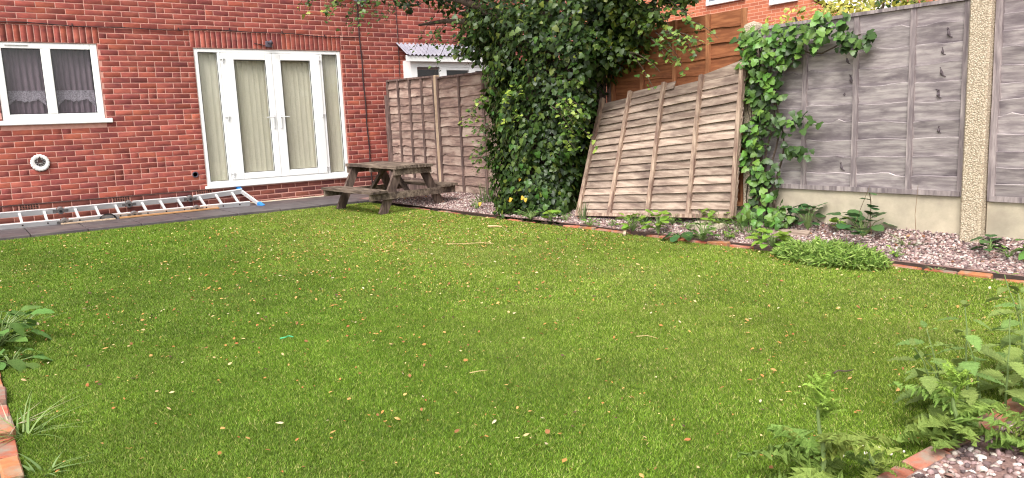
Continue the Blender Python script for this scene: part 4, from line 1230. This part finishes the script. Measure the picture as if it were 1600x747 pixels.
tplank('centre_bearer', -.02, .02, -.30, .30, HT - .10, HT - .036, WOOD_T, bow=.001)

# ---------------------------------------------------------------- folding ladder along the wall foot
lad = empty('folding_ladder', (-1.2, -.25, 0)); tag(lad, 'aluminium folding ladder lying along the foot of the house wall', 'ladder')
LJ = [-3.78, -2.88, -1.95, -1.10, -.27, .53]                   # joint positions
def rail_pt(x, far, k):
    dy = (-.015, .0, -.05, .03, .045, -.02)[k]
    return Vector((x, (-.075 if far else -.40) + dy, (.155 if far else .028) + (.05 * max(0, x + .27) / .8 if far else 0)))
for s in range(5):
    x0, x1 = LJ[s] + .05, LJ[s + 1] - .05
    for far in (0, 1):
        mb = MB(); mb.beam(rail_pt(x0, far, s), rail_pt(x1, far, s + 1 if s < 5 else s), .028, .074, (0, -.38, .92)); rl = mb.build('rail', ALU, lad)
    for i in range(3):
        x = x0 + (x1 - x0) * (i + .5) / 3 if s < 4 else x0 + (x1 - x0) * (i + .35) / 3
        t = (x - x0) / (x1 - x0)
        a = rail_pt(x0, 0, s).lerp(rail_pt(x1, 0, s + 1), t); b = rail_pt(x0, 1, s).lerp(rail_pt(x1, 1, s + 1), t)
        mb = MB(); mb.beam(a, b, .03, .026, (0, -.38, .92)); mb.build('rung', ALU, lad)
        mb = MB(); mb.tube([a + Vector((0, -.019, 0)), a + Vector((0, -.011, .004))], .011, 10); mb.build('rung_end', CABLE, lad)
    if s < 4:
        for far in (0, 1):
            c = rail_pt(LJ[s + 1], far, s + 1)
            mb = MB(); mb.tube([c + Vector((0, -.03, -.008)), c + Vector((0, .03, .008))], .045, 14)
            mb.beam(c + Vector((-.09, -.002, 0)), c + Vector((.09, -.002, 0)), .034, .04, (0, -.38, .92)); h = mb.build('hinge', STEEL, lad)
            mb = MB(); mb.tube([c + Vector((0, -.036, -.01)), c + Vector((0, -.046, -.012))], .018, 10); mb.build('hinge_knob', RUBBER, h)
p0, p1 = Vector((.60, -.50, .005)), Vector((.46, -.045, .215))
mb = MB(); mb.beam(p0, p1, .03, .05, (0, -.38, .92)); mb.build('stabiliser_bar', ALU, lad)
for p, q in ((p0, p0 + (p0 - p1).normalized() * .09), (p1, p1 + (p1 - p0).normalized() * .07)):
    mb = MB(); mb.beam(p + (p - q) * .3, q, .056, .07, (0, -.38, .92)); mb.build('end_cap', BLUE, lad)
mb = MB(); mb.hexa([(-1.30, -.50, .0), (.02, -.46, .0), (.02, -.38, .0), (-1.30, -.42, .0), (-1.30, -.50, .018), (.02, -.46, .018), (.02, -.38, .018), (-1.30, -.42, .018)])
tag(mb.build('timber_batten', PLANK), 'long pale orange timber batten lying under the ladder', 'timber')
mb = MB(); mb.hexa([(-2.0, -.55, .0), (-1.36, -.53, .0), (-1.36, -.47, .0), (-2.0, -.49, .0), (-2.0, -.55, .016), (-1.36, -.53, .016), (-1.36, -.47, .016), (-2.0, -.49, .016)])
tag(mb.build('timber_batten', WOOD_P), 'short whitish timber batten beside the ladder hinge', 'timber')
mb = MB()
for i in range(10):
    pass
vs = []; fs = []
for j in range(5):
    for i in range(13):
        a = math.pi * i / 12; rr_ = .10 - .006 * j
        vs.append((-1.44 + rr_ * math.cos(a), -.47 + .03 * j, .002 + rr_ * .75 * math.sin(a)))
for j in range(4):
    for i in range(12):
        k = j * 13 + i; fs.append((k, k + 1, k + 14, k + 13))
mb.add(vs, fs); o = mb.build('black_bucket_rim', RUBBER); sm = o.modifiers.new('t', 'SOLIDIFY'); sm.thickness = .006
tag(o, 'curved black plastic scrap tucked under the ladder', 'scrap')

# ---------------------------------------------------------------- plants
def leaf_mesh(kind, seed=0):
    """leaf lying along +x, unit length, face up"""
    r = random.Random(seed); mb = MB()
    def prof(t):
        if kind == 'oval': return .30 * math.sin(math.pi * t ** .8) ** .8
        if kind == 'dock': return .34 * math.sin(math.pi * t ** .7) ** .7 * (1 + .06 * math.sin(t * 40))
        if kind == 'round': return .46 * math.sin(math.pi * t ** .9) ** .6
        if kind == 'nettle': return .31 * math.sin(math.pi * t ** .62) ** .85
        if kind == 'thistle': return .115 * (math.sin(math.pi * t ** .8) ** .6)
        return .06 * math.sin(math.pi * t)
    n_ = {'nettle': 22, 'thistle': 34}.get(kind, 9)
    droop = {'nettle': .22, 'thistle': .35, 'dock': .25}.get(kind, .15)
    vs = []; fs = []
    for i in range(n_ + 1):
        t = i / n_; w2 = prof(min(max(t, 0), 1)) if 0 < t < 1 else 0
        z = -droop * t * t + .02 * r.uniform(-1, 1)
        w_l = w_r = w2
        if kind == 'nettle' and 0 < i < n_:
            q = 1.05 if i % 2 else .66
            w_l *= q; w_r *= q
        fw = 0
        if kind == 'thistle' and 0 < i < n_:
            q = 1.9 if i % 2 else .32
            w_l *= q * r.uniform(.8, 1.2); w_r *= q * r.uniform(.8, 1.2); fw = -.03 if i % 2 else .02
        e = .10 * w2 + (.022 if kind == 'nettle' and i % 2 else 0) + (.05 * r.uniform(-1, 1.6) if kind == 'thistle' else .015 * r.uniform(-1, 1))
        vs += [(t + fw + (.035 if kind == 'nettle' and 0 < i < n_ else 0), w_l, z + e), (t, 0, z + (.012 if kind == 'nettle' and i % 2 else 0)), (t + fw + (.035 if kind == 'nettle' and 0 < i < n_ else 0), -w_r, z + e)]
    for i in range(n_):
        a = 3 * i
        fs += [(a, a + 1, a + 4, a + 3), (a + 1, a + 2, a + 5, a + 4)]
    mb.add(vs, fs)
    return mb.mesh('leaf', kind not in ('thistle', 'nettle'))
def leafset(kind, m, n=3):
    out = []
    for k in range(n):
        me = leaf_mesh(kind, k + 3); me.materials.append(m); out.append(me)
    return out
LEAF_TOP = mat('young_thistle_leaf', lin(160, 188, 84), lin(128, 160, 62), 40, 0.6, rnd=.15, transl=.25)
LS = {'thistle_top': leafset('thistle', LEAF_TOP), 'lime': leafset('dock', LEAF_LIME), 'mid': leafset('oval', LEAF_MID), 'bramble': leafset('round', LEAF_DK), 'nettle': leafset('nettle', LEAF_NET), 'thistle': leafset('thistle', LEAF_THI),
      'docklight': leafset('dock', LEAF_MID), 'roundlime': leafset('round', LEAF_LIME)}
def put_leaf(me, p, az, el, side_tilt, s, parent):
    M = Matrix.Translation(p) @ Matrix.Rotation(az, 4, 'Z') @ Matrix.Rotation(-el, 4, 'Y') @ Matrix.Rotation(side_tilt, 4, 'X') @ Matrix.Scale(s, 4)
    return obj('leaf', me, None, parent, M)
def weed(name, label, cat, pos, n, spread, h, leaf, kind, seed, stem=STEM_G, el=(10, 60)):
    r = random.Random(seed); t = empty(name, pos); tag(t, label, cat)
    mb = MB()
    if kind in ('lime', 'roundlime', 'mid'): n = int(n * 1.7); leaf *= .74
    for i in range(n):
        az = 2 * math.pi * i / n * 2.4 + r.uniform(-.4, .4); rad = spread * r.uniform(.15, .75); hh = h * r.uniform(.25, 1)
        p0 = Vector(pos); p1 = Vector((pos[0] + rad * math.cos(az), pos[1] + rad * math.sin(az), pos[2] + hh))
        mid = p0.lerp(p1, .5) + Vector((0, 0, hh * .25))
        mb.tube([p0, mid, p1], [.004, .003, .002], 4)
        put_leaf(r.choice(LS[kind]), p1, az + r.uniform(-.5, .5), R(r.uniform(*el)) - .4, r.uniform(-.4, .4), leaf * r.uniform(.7, 1.25), t)
    mb.build('stem', stem, t)
    return t
B = lambda x, y: (x, y, bed_z(x, y))
weed('lime_weed', 'lime green broad-leaved weed in front of the leaning panel, nearer the ivy tree', 'weed', B(2.40, -6.50), 16, .16, .17, .11, 'lime', 1)
weed('lime_weed', 'tight lime green weed with round leaves by the edging before the leaning panel', 'weed', B(2.43, -6.82), 12, .09, .22, .12, 'roundlime', 2)
weed('green_weed', 'mid green bushy weed spilling over the edging past the leaning panel', 'weed', B(2.44, -7.36), 26, .18, .17, .085, 'mid', 3)
weed('green_weed', 'low dark grey-green weed flat on the edging before the leaning panel', 'weed', B(2.42, -7.10), 14, .17, .07, .10, 'bramble', 4, el=(-5, 25))
weed('lime_weed', 'lime green lettuce-like weed between the edging and grass clump', 'weed', B(2.56, -8.02), 20, .20, .13, .13, 'lime', 5, el=(5, 50))
weed('lime_weed', 'lime green leafy weed at the foot of the climbing ivy', 'weed', B(2.86, -7.22), 20, .22, .17, .11, 'lime', 6)
weed('bramble', 'low bramble with dark leaves under the grey panel next to the ivy', 'bramble', B(2.98, -8.08), 22, .20, .22, .10, 'bramble', 7)
weed('bramble', 'taller bramble sprawling before the middle of the grey panel', 'bramble', B(2.96, -8.60), 24, .26, .20, .11, 'bramble', 8)
weed('lime_weed', 'single pale lime weed against the gravel board', 'weed', B(3.0, -8.36), 5, .08, .14, .10, 'roundlime', 9)
weed('green_weed', 'small green weed at the foot of the aggregate post', 'weed', B(2.95, -9.56), 9, .10, .12, .09, 'bramble', 10)
weed('green_weed', 'small green weed by the board at the fence edge', 'weed', B(2.97, -9.86), 10, .13, .12, .10, 'docklight', 11)
weed('green_weed', 'dark green weed at the leaning panel foot by its third batten', 'weed', B(2.75, -6.72), 16, .12, .12, .08, 'mid', 12)
weed('green_weed', 'tiny green weed beside the ivy tree foot on the edging', 'weed', B(2.30, -5.32), 6, .08, .11, .12, 'roundlime', 13)
weed('green_weed', 'small weed in the gravel beneath the leaning panel corner', 'weed', B(2.36, -5.90), 10, .15, .08, .06, 'mid', 14)
weed('green_weed', 'low green weed hugging the ivy tree base', 'weed', B(2.26, -5.0), 16, .2, .12, .06, 'mid', 15)
weed('green_weed', 'low green weed in the shade on the fence side of the ivy tree', 'weed', B(2.36, -3.75), 14, .16, .14, .06, 'mid', 16)
for i, (y, dx) in enumerate(((-5.45, .12), (-6.15, .10), (-6.28, .22), (-6.98, .25), (-7.55, .10), (-7.72, .22), (-7.85, .09), (-9.0, .10), (-9.7, .25))):
    lbl = ('clover-like weed in the bed between ivy tree and leaning panel', 'sprig of weed on the edging just before the root stub', 'pale sprig in the gravel behind the root stub', 'flat weed in the gravel between the two tall panel grasses',
           'lime sprig squeezed against the edging past the bushy weed', 'small weed in open gravel before the climbing ivy', 'lime sprig on the edging beside the lettuce-like weed', 'thin weed on the edging past the grass clump', 'lone sprig in the gravel before the aggregate post')[i]
    weed('sprig_weed', lbl, 'weed', B(edge_x(y) + dx, y), 9, .09, .08, .05, ('mid', 'lime', 'mid')[i % 3], 200 + i)
# tall bramble shoot
bs_ = empty('bramble_shoot', B(2.99, -8.66)); tag(bs_, 'upright bramble shoot with rounded leaves against the gravel board', 'bramble')
mb = MB(); p = Vector(B(2.99, -8.66)); pts = [p + Vector((-.03 * i / 6, .02 * i / 6 + .01 * math.sin(i), .36 * i / 6)) for i in range(7)]; mb.tube(pts, .004, 5); mb.build('stem', STEM_B, bs_)
for i in range(9): put_leaf(random.choice(LS['bramble']), pts[2 + i % 5], random.uniform(1.5, 5), R(random.uniform(-10, 40)), random.uniform(-.4, .4), random.uniform(.07, .11), bs_)

def blades(name, label, cat, pos, n, spread, ln, w2, c1, c2, seed, up=(.35, 1.0), curl=.7, ell=None):
    """a tuft of arching grass blades in one clump"""
    r = np.random.default_rng(seed); mb = MB()
    for i in range(n):
        az = r.uniform(0, 6.283); ra = spread * math.sqrt(r.random())
        ox, oy = ra * math.cos(az), ra * math.sin(az)
        if ell: ox *= ell[0]; oy *= ell[1]
        b = Vector((pos[0] + ox, pos[1] + oy, pos[2])); a2 = az + r.uniform(-.8, .8); L = ln * r.uniform(.5, 1.2); u = r.uniform(*up)
        d = Vector((math.cos(a2), math.sin(a2), 0)); s = Vector((-d.y, d.x, 0)) * w2 * .5 * r.uniform(.7, 1.2)
        vs = []; seg = 4
        for k in range(seg + 1):
            t = k / seg; p = b + d * L * (1 - u * .8) * t + d * curl * L * .5 * t * t + Vector((0, 0, L * u * (t - curl * .5 * t * t)))
            f_ = 1 - t ** 1.5
            vs += [p - s * f_, p + s * f_]
        q = r.random(); mb.col = tuple(float(x) for x in (np.array(c1) * (1 - q) + np.array(c2) * q) * r.uniform(.75, 1.2))
        mb.add(vs, [(2 * k, 2 * k + 1, 2 * k + 3, 2 * k + 2) for k in range(seg)])
    o = mb.build(name, BLADE); return tag(o, label, cat)
G1, G2, G3 = (.10, .19, .05), (.20, .30, .10), (.30, .34, .18)
n = 5200; th = rng.uniform(0, 2 * np.pi, n); ra = np.sqrt(rng.random(n)); hh = rng.random(n) ** .5
dome = np.sqrt(np.clip(1 - ra ** 2.6, 0, 1))
pz = lawn_z(0, -8.6) + .02 + .12 * dome * hh * (1 + .25 * np.sin(th * 5 + ra * 9))
pp = np.stack([2.44 + .23 * ra * np.cos(th), -8.60 + .46 * ra * np.sin(th), pz], 1)
nn = rng.normal(0, .7, (n, 3)) + np.array([-.2, -.3, .8]); tt = rng.normal(0, .8, (n, 3)) + np.stack([np.cos(th), np.sin(th), np.full(n, .7)], 1)
NARROW = template([(0, 0, 0), (.3, .085, .01), (.7, .075, 0), (1, 0, -.12), (.7, -.075, 0), (.3, -.085, .01)], (.5, 0, .02))
cc = np.array([[.20, .32, .055], [.29, .42, .09], [.12, .21, .040], [.38, .48, .14]])[rng.choice(4, n, p=[.4, .3, .2, .1])] * rng.uniform(.75, 1.15, (n, 1))
tag(scatter('cleavers_clump', NARROW, pp, nn, tt, rng.uniform(.030, .065, n), cc, BLADE), 'dense mound of bright green narrow leaves spilling over the edging onto the lawn', 'weed')
blades('grass_tuft', 'pale spiky grass tuft in front of the grey panel by the post', 'grass tuft', B(2.93, -8.98), 34, .04, .19, .010, (.24, .34, .12), (.36, .42, .2), 42, up=(.2, .7))
blades('grass_tuft', 'tiny grass tuft growing through the far edging bricks', 'grass tuft', (2.62, -9.33, lawn_z(0, -9.3) + .02), 26, .05, .08, .006, G2, G3, 43, up=(.2, .6))
blades('grass_tuft', 'tall thin grass by the brown fence beside the ivy tree', 'grass tuft', B(2.75, -3.42), 60, .14, .36, .010, (.06, .11, .03), (.13, .19, .06), 44, up=(.8, 1.1), curl=.25)
blades('grass_tuft', 'reedy grass at the lower corner of the leaning panel', 'grass tuft', B(2.52, -5.62), 16, .05, .30, .012, (.10, .15, .06), (.16, .2, .08), 45, up=(.85, 1.1), curl=.3)
blades('grass_tuft', 'grass sprouting at the leaning panel foot by its middle batten', 'grass tuft', B(2.66, -6.42), 34, .06, .22, .010, (.06, .13, .05), (.13, .2, .08), 46, up=(.7, 1.1), curl=.5)
blades('grass_tuft', 'sparse dark grass stalks by the far corner of the leaning panel', 'grass tuft', B(2.74, -7.12), 8, .10, .26, .007, (.05, .08, .03), (.10, .14, .05), 47, up=(.8, 1.1), curl=.4)
blades('grass_tuft', 'thin seedling stalks in the gravel behind the bushy weed', 'grass tuft', B(2.55, -7.52), 26, .08, .20, .006, (.16, .15, .07), (.12, .17, .06), 48, up=(.6, 1.1), curl=.5)
blades('grass_tuft', 'long grass mixed into the base of the climbing ivy', 'grass tuft', B(2.84, -7.60), 90, .24, .26, .010, (.13, .22, .07), (.26, .34, .14), 49, up=(.4, 1.0))
blades('grass_tuft', 'arching grass tuft leaning over the open side edging', 'grass tuft', (-2.93, -8.28, lawn_z(0, -8.3) + .01), 34, .06, .25, .008, (.15, .25, .06), (.28, .38, .13), 50, up=(.25, .8), curl=.9)
blades('grass_tuft', 'pale grass tuft at the lower corner nearest the lens', 'grass tuft', (-2.92, -8.72, lawn_z(0, -8.7)), 14, .05, .18, .012, (.16, .26, .08), (.25, .35, .13), 51, up=(.2, .6), curl=.8)
blades('grass_tuft', 'dry straw tuft lying across the open side edging', 'grass tuft', (-2.98, -8.20, lawn_z(0, -8.2) + .04), 16, .05, .26, .006, (.42, .36, .24), (.5, .42, .3), 52, up=(.05, .25), curl=.3)
weed('dock_weed', 'grey-green broad-leaved weeds beside the open side edging', 'weed', (-2.95, -6.62, lawn_z(0, -6.6)), 40, .30, .20, .11, 'docklight', 61, el=(-10, 40))
weed('dock_weed', 'flat rounded weed leaves lying on the lawn by the open side edging', 'weed', (-2.92, -7.12, lawn_z(0, -7.1)), 18, .17, .07, .10, 'docklight', 62, el=(-8, 20))
blades('grass_tuft', 'wispy grass among the broad-leaved weeds at the open side', 'grass tuft', (-2.96, -6.2, lawn_z(0, -6.2)), 40, .2, .28, .008, (.14, .2, .08), (.26, .32, .16), 53, up=(.3, .8))

def nettle(label, pos, h, seed, lean_=(0, 0), leaf=.11):
    leaf *= .86; h *= .93
    r = random.Random(seed); t = empty('nettle', pos); tag(t, label, 'nettle')
    n_ = max(5, int(h / .05)); P0 = Vector(pos); pts = []
    for i in range(n_ + 1):
        u = i / n_; pts.append(P0 + Vector((lean_[0] * u * u, lean_[1] * u * u, h * u)) + Vector((r.uniform(-.004, .004), r.uniform(-.004, .004), 0)))
    mb = MB(); mb.tube(pts, [.005 - .003 * i / n_ for i in range(n_ + 1)], 6); mb.build('stem', STEM_G, t)
    az = r.uniform(0, 3)
    for i in range(1, n_ + 1):
        u = i / n_; s = leaf * (1.1 if u < .75 else 1.1 - (u - .75) * 2.8) * r.uniform(.85, 1.15)
        for k in (0, math.pi):
            a = az + k + r.uniform(-.2, .2)
            q = pts[i] + Vector((math.cos(a), math.sin(a), 0)) * .022
            put_leaf(r.choice(LS['nettle']), q, a, R(r.uniform(-22, 12)) if u < .9 else R(r.uniform(20, 50)), r.uniform(-.25, .25), s, t)
        az += math.pi / 2
    return t
gz = near_z(0, -10.7)
nettle('tallest nettle standing over the near edging', (-.06, -10.67, gz), .50, 71, (.02, .03), .12)
nettle('nettle leaning over the lawn beside the thistle', (-.17, -10.62, gz), .36, 72, (-.10, .05), .12)
nettle('nettle with large pale leaves right of the tallest one', (.16, -10.72, gz), .42, 73, (.05, .02), .13)
nettle('nettle at the picture edge above the near edging', (.40, -10.70, gz), .46, 74, (.06, .06), .13)
nettle('short nettle low behind the spiny thistle', (.02, -10.56, gz), .24, 75, (-.05, .06), .11)
nettle('dark nettle half cut off by the picture edge', (.62, -10.62, gz), .50, 76, (.0, .1), .13)
nettle('short nettle filling the foot of the nettle patch', (.28, -10.58, gz), .28, 77, (-.03, .05), .12)
nettle('leafy nettle just behind the tallest one', (.06, -10.52, gz), .33, 78, (.04, .08), .13)
nettle('nettle stooping over the gravel side of the patch', (.22, -10.84, gz), .34, 79, (.06, -.08), .12)
nettle('stubby nettle between the patch and picture edge', (.50, -10.78, gz), .30, 80, (.0, -.04), .13)

def thistle(label, pos, h, seed, n=16, leaf=.19, top=14):
    r = random.Random(seed); t = empty('thistle', pos); tag(t, label, 'thistle')
    P0 = Vector(pos); mb = MB(); pts = [P0 + Vector((.008 * math.sin(i), .008 * math.cos(i * 1.3), h * .9 * i / 6)) for i in range(7)]
    mb.tube(pts, [.010 - .0009 * i for i in range(7)], 7); mb.build('stem', STEM_G, t)
    for i in range(n):
        u = r.uniform(.05, .55); a = i * 2.399 + r.uniform(-.3, .3)
        put_leaf(r.choice(LS['thistle']), P0 + Vector((0, 0, h * u)), a, R(r.uniform(2, 38)), r.uniform(-.3, .3), leaf * r.uniform(.75, 1.2), t)
    for i in range(top):
        u = r.uniform(.66, .95); a = i * 2.399
        put_leaf(r.choice(LS['thistle_top']), P0 + Vector((0, 0, h * u)), a, R(r.uniform(45, 80)), r.uniform(-.4, .4), leaf * .34 * r.uniform(.7, 1.2), t)
    return t
thistle('spiny thistle standing alone on the lawn edge', (-.93, -10.60, gz), .36, 81, 13, .25, 24)
thistle('spiny thistle on the near edging in front of the nettles', (-.30, -10.73, gz), .27, 82, 15, .21, 24)
thistle('low spiny thistle in the gravel below the nettle patch', (-.12, -10.90, gz), .14, 83, 10, .16, 6)
thistle('small thistle beside the lone one at the bottom edge', (-.72, -10.66, gz), .12, 84, 9, .11, 6)
thistle('flat thistle seedling at the bottom edge before the lone thistle', (-1.16, -10.50, gz), .07, 85, 9, .12, 4)

# twigs, sticks and odds on the ground
def twig(label, pts, r0, m=STEM_B, cat='twig', name='twig'):
    mb = MB(); mb.tube(pts, [r0 * (1 - .5 * i / (len(pts) - 1)) for i in range(len(pts))], 5); return tag(mb.build(name, m), label, cat)
def lz(x, y, d=.025): return (x, y, lawn_z(x, y) + d)
PALE = mat('bleached_twig', lin(214, 186, 140), lin(186, 152, 108), 20, 0.9)
t_ = empty('fallen_twig', lz(.9, -5.85)); tag(t_, 'forked fallen twig on the lawn in front of the ivy tree', 'twig')
mb = MB(); mb.tube([lz(.72, -5.66), lz(.82, -5.80, .03), lz(.95, -5.90, .035), lz(1.03, -6.0, .03)], .0028, 5); mb.build('stick', PALE, t_)
mb = MB(); mb.tube([lz(.95, -5.90, .035), lz(1.0, -5.82, .045), lz(.99, -5.75, .04)], .0022, 5); mb.build('side_stick', PALE, t_)
twig('pale flat strip of bark on the lawn near the ivy tree', [lz(1.66, -5.0), lz(1.71, -5.08, .03), lz(1.75, -5.14)], .012, PALE, 'bark')
twig('thin straw stalk on the open lawn towards the thistle', [lz(-.16, -9.04), lz(-.12, -9.08, .03), lz(-.10, -9.13)], .0022, PALE)
twig('long straw stalk on the lawn centre', [lz(-1.17, -8.92), lz(-1.13, -8.94, .03), lz(-1.08, -8.945)], .0022, PALE)
twig('dark curled twig on the lawn near the nettles', [lz(.08, -10.05), lz(.11, -10.05, .03), lz(.13, -10.08, .03), lz(.17, -10.09, .03)], .005, BARK)
twig('weathered root stub leaning on the edging before the leaning panel', [(2.42, -6.40, bed_z(2.42, -6.4) + .05), (2.34, -6.45, lawn_z(0, -6.45) + .06), (2.26, -6.52, lawn_z(0, -6.5) + .02)], .028, WOOD_P, 'root', 'root_stub')
mb = MB(); mb.hexa([(2.86, -7.56, bed_z(2.86, -7.56) + .0), (2.80, -7.57, bed_z(2.8, -7.57) + .0), (2.86, -8.16, bed_z(2.86, -8.16)), (2.92, -8.15, bed_z(2.92, -8.15)),
                    (2.86, -7.56, bed_z(2.86, -7.56) + .03), (2.80, -7.57, bed_z(2.8, -7.57) + .03), (2.86, -8.16, bed_z(2.86, -8.16) + .03), (2.92, -8.15, bed_z(2.92, -8.15) + .03)])
tag(mb.build('timber_offcut', WOOD_L), 'brown strip of timber lying on the gravel by the climbing ivy', 'timber')
mb = MB(); mb.hexa([(2.72, -6.95, bed_z(2.72, -6.95)), (2.66, -7.22, bed_z(2.66, -7.22)), (2.84, -7.30, bed_z(2.84, -7.3)), (2.88, -6.98, bed_z(2.88, -6.98)),
                    (2.72, -6.95, bed_z(2.72, -6.95) + .04), (2.66, -7.22, bed_z(2.66, -7.22) + .04), (2.84, -7.30, bed_z(2.84, -7.3) + .04), (2.88, -6.98, bed_z(2.88, -6.98) + .04)])
tag(mb.build('concrete_slab', CONC), 'pale broken concrete slab at the foot of the leaning panel', 'slab')
twig('thin dry stalk rising before the grey panel', [(2.97, -8.50, .03), (2.98, -8.56, .22), (2.97, -8.64, .42)], .003)
twig('thin dry stalk behind the spiky grass tuft', [(2.98, -9.02, .03), (2.99, -9.0, .2), (2.98, -9.02, .44)], .003)
GREENT = mat('green_twine', lin(90, 190, 130), lin(70, 160, 110), 10, 0.6)
mb = MB(); mb.tube([lz(-1.66, -7.70), lz(-1.635, -7.72, .032), lz(-1.61, -7.70, .03), lz(-1.59, -7.72, .025)], .004, 6); tag(mb.build('green_string', GREENT), 'scrap of green string on the lawn', 'string')
WST = mat('white_pebble_stone', lin(236, 226, 214), lin(214, 196, 182), 30, 0.8)
for i, (x, y) in enumerate([(-.56, -10.60), (-.52, -10.62), (-.50, -10.57), (-.58, -10.56), (-.62, -10.60), (-.54, -10.53), (-.66, -10.52), (-.47, -10.64)]):
    mb = MB(); r_ = random.uniform(.005, .009)
    mb.tube([lz(x - r_, y, .02), lz(x - r_ * .4, y, .022), lz(x + r_ * .5, y + .002, .022), lz(x + r_, y, .02)], [r_ * .4, r_ * .8, r_ * .85, r_ * .35], 6)
    tag(mb.build('pebble', WST), 'small white pebble strayed onto the lawn by the near edging', 'pebble', 'stray pebbles by the near edging')

# ---------------------------------------------------------------- beyond the fence
BR2 = None
def brick_far():
    m = bpy.data.materials.new('far_brickwork'); m.use_nodes = True
    n, l = m.node_tree.nodes, m.node_tree.links
    bs = n['Principled BSDF']; bs.inputs['Roughness'].default_value = .9
    g = n.new('ShaderNodeNewGeometry'); sp = n.new('ShaderNodeSeparateXYZ'); cb = n.new('ShaderNodeCombineXYZ')
    l.new(g.outputs['Position'], sp.inputs[0]); ad = n.new('ShaderNodeMath'); ad.operation = 'ADD'
    l.new(sp.outputs['X'], ad.inputs[0]); l.new(sp.outputs['Y'], ad.inputs[1]); l.new(ad.outputs[0], cb.inputs[0]); l.new(sp.outputs['Z'], cb.inputs[1])
    b = n.new('ShaderNodeTexBrick'); b.inputs['Scale'].default_value = 1.0
    b.inputs['Brick Width'].default_value = .225; b.inputs['Row Height'].default_value = .075; b.inputs['Mortar Size'].default_value = .006
    b.inputs['Color1'].default_value = lin(196, 116, 84); b.inputs['Color2'].default_value = lin(176, 98, 72); b.inputs['Mortar'].default_value = lin(206, 160, 134)
    l.new(cb.outputs[0], b.inputs['Vector']); l.new(b.outputs['Color'], bs.inputs['Base Color'])
    return m
BR2 = brick_far()
fh = empty('far_house', (12.5, -1.0, 0)); tag(fh, 'orange brick house with white windows beyond the orange panel', 'house')
mb = MB(); mb.box(12, 18, -2.45, 6, -.4, 6.2); w_ = mb.build('wall', BR2, fh)
mb = MB(); mb.hexa([(11.95, -3.25, -.4), (16, -3.25, -.4), (16, -2.452, -.4), (11.95, -2.452, -.4), (11.95, -3.25, 2.9), (16, -3.25, 2.9), (16, -2.452, 3.32), (11.95, -2.452, 3.32)]); mb.build('side_wing', BR2, fh)
mb = MB(); mb.hexa([(11.9, -3.32, 2.96), (16, -3.32, 2.96), (16, -2.46, 3.42), (11.9, -2.46, 3.42), (11.9, -3.32, 3.08), (16, -3.32, 3.08), (16, -2.46, 3.54), (11.9, -2.46, 3.54)]); mb.build('barge_board', UPVC, fh)
mb = MB(); mb.hexa([(11.6, -2.9, 6.1), (18.4, -2.9, 6.1), (18.4, 6.4, 6.1), (11.6, 6.4, 6.1), (14.9, -2.9, 8.4), (15.1, -2.9, 8.4), (15.1, 6.4, 8.4), (14.9, 6.4, 8.4)]); mb.build('roof', mat('far_roof_tile', lin(120, 96, 90), lin(96, 80, 78), 6, .9), fh)
for y0, y1, zs_ in ((-2.1, -1.4, 3.48), (-.75, .35, 3.72)):
    zt = zs_ + 1.05
    mb = MB(); mb.cbox(11.93, 11.99, y0, y1, zs_ - .09, zs_, .01); mb.box(11.95, 11.995, y0, y0 + .06, zs_, zt); mb.box(11.95, 11.995, y1 - .06, y1, zs_, zt); mb.box(11.95, 11.995, y0 + .06, y1 - .06, zt - .06, zt)
    mb.box(11.95, 11.995, (y0 + y1) / 2 - .03, (y0 + y1) / 2 + .03, zs_, zt - .06); wn = mb.build('window', UPVC, fh)
    mb = MB(); mb.box(11.975, 11.985, y0 + .06, (y0 + y1) / 2 - .03, zs_, zt - .06); mb.box(11.975, 11.985, (y0 + y1) / 2 + .03, y1 - .06, zs_, zt - .06); mb.build('pane', mat('far_glass', lin(120, 128, 136), rough=.1, spec=.8), wn)

def bush(name, label, cat, cx, cy, cz, n, spread, r_, pal, leaf, seed):
    t = empty(name, (cx, cy, -.4)); tag(t, label, cat)
    global CC
    CC = []; random.seed(seed); blob(n, cx, cy, cz, *spread, r_)
    p, nn, tt = clumps(CC, 70, 1.0)
    pal = np.array(pal); c = pal[rng.integers(0, len(pal), len(p))] * rng.uniform(.7, 1.2, (len(p), 1))
    scatter('crown', OVAL_T, p, nn, tt, rng.uniform(*leaf, len(p)), c, IVY, t, 'stuff')
    mb = MB(); mb.tube([(cx, cy, -.42), (cx + .05, cy, .6), (cx, cy + .05, cz)], [.10, .08, .03], 8)
    for k in range(5):
        a = k * 1.26; mb.tube([(cx, cy, .6), (cx + .4 * math.cos(a), cy + .6 * math.sin(a), cz - .2), (cx + .5 * math.cos(a), cy + .9 * math.sin(a), cz + .3)], [.05, .03, .012], 5)
    mb.build('trunk', BARK, t)
bush('golden_shrub', 'golden yellow leaved shrub showing over the grey panel', 'shrub', 5.6, -7.0, 1.85, 40, (.5, .75, .55), .26, [(.50, .46, .08), (.40, .40, .06), (.58, .52, .14), (.24, .28, .05)], (.05, .09), 5)
bush('green_shrub', 'darker green shrub behind the golden one over the grey panel', 'shrub', 6.6, -8.0, 1.95, 44, (.6, 1.1, .55), .32, [(.06, .13, .03), (.10, .18, .04), (.04, .09, .02), (.2, .26, .05)], (.05, .09), 6)
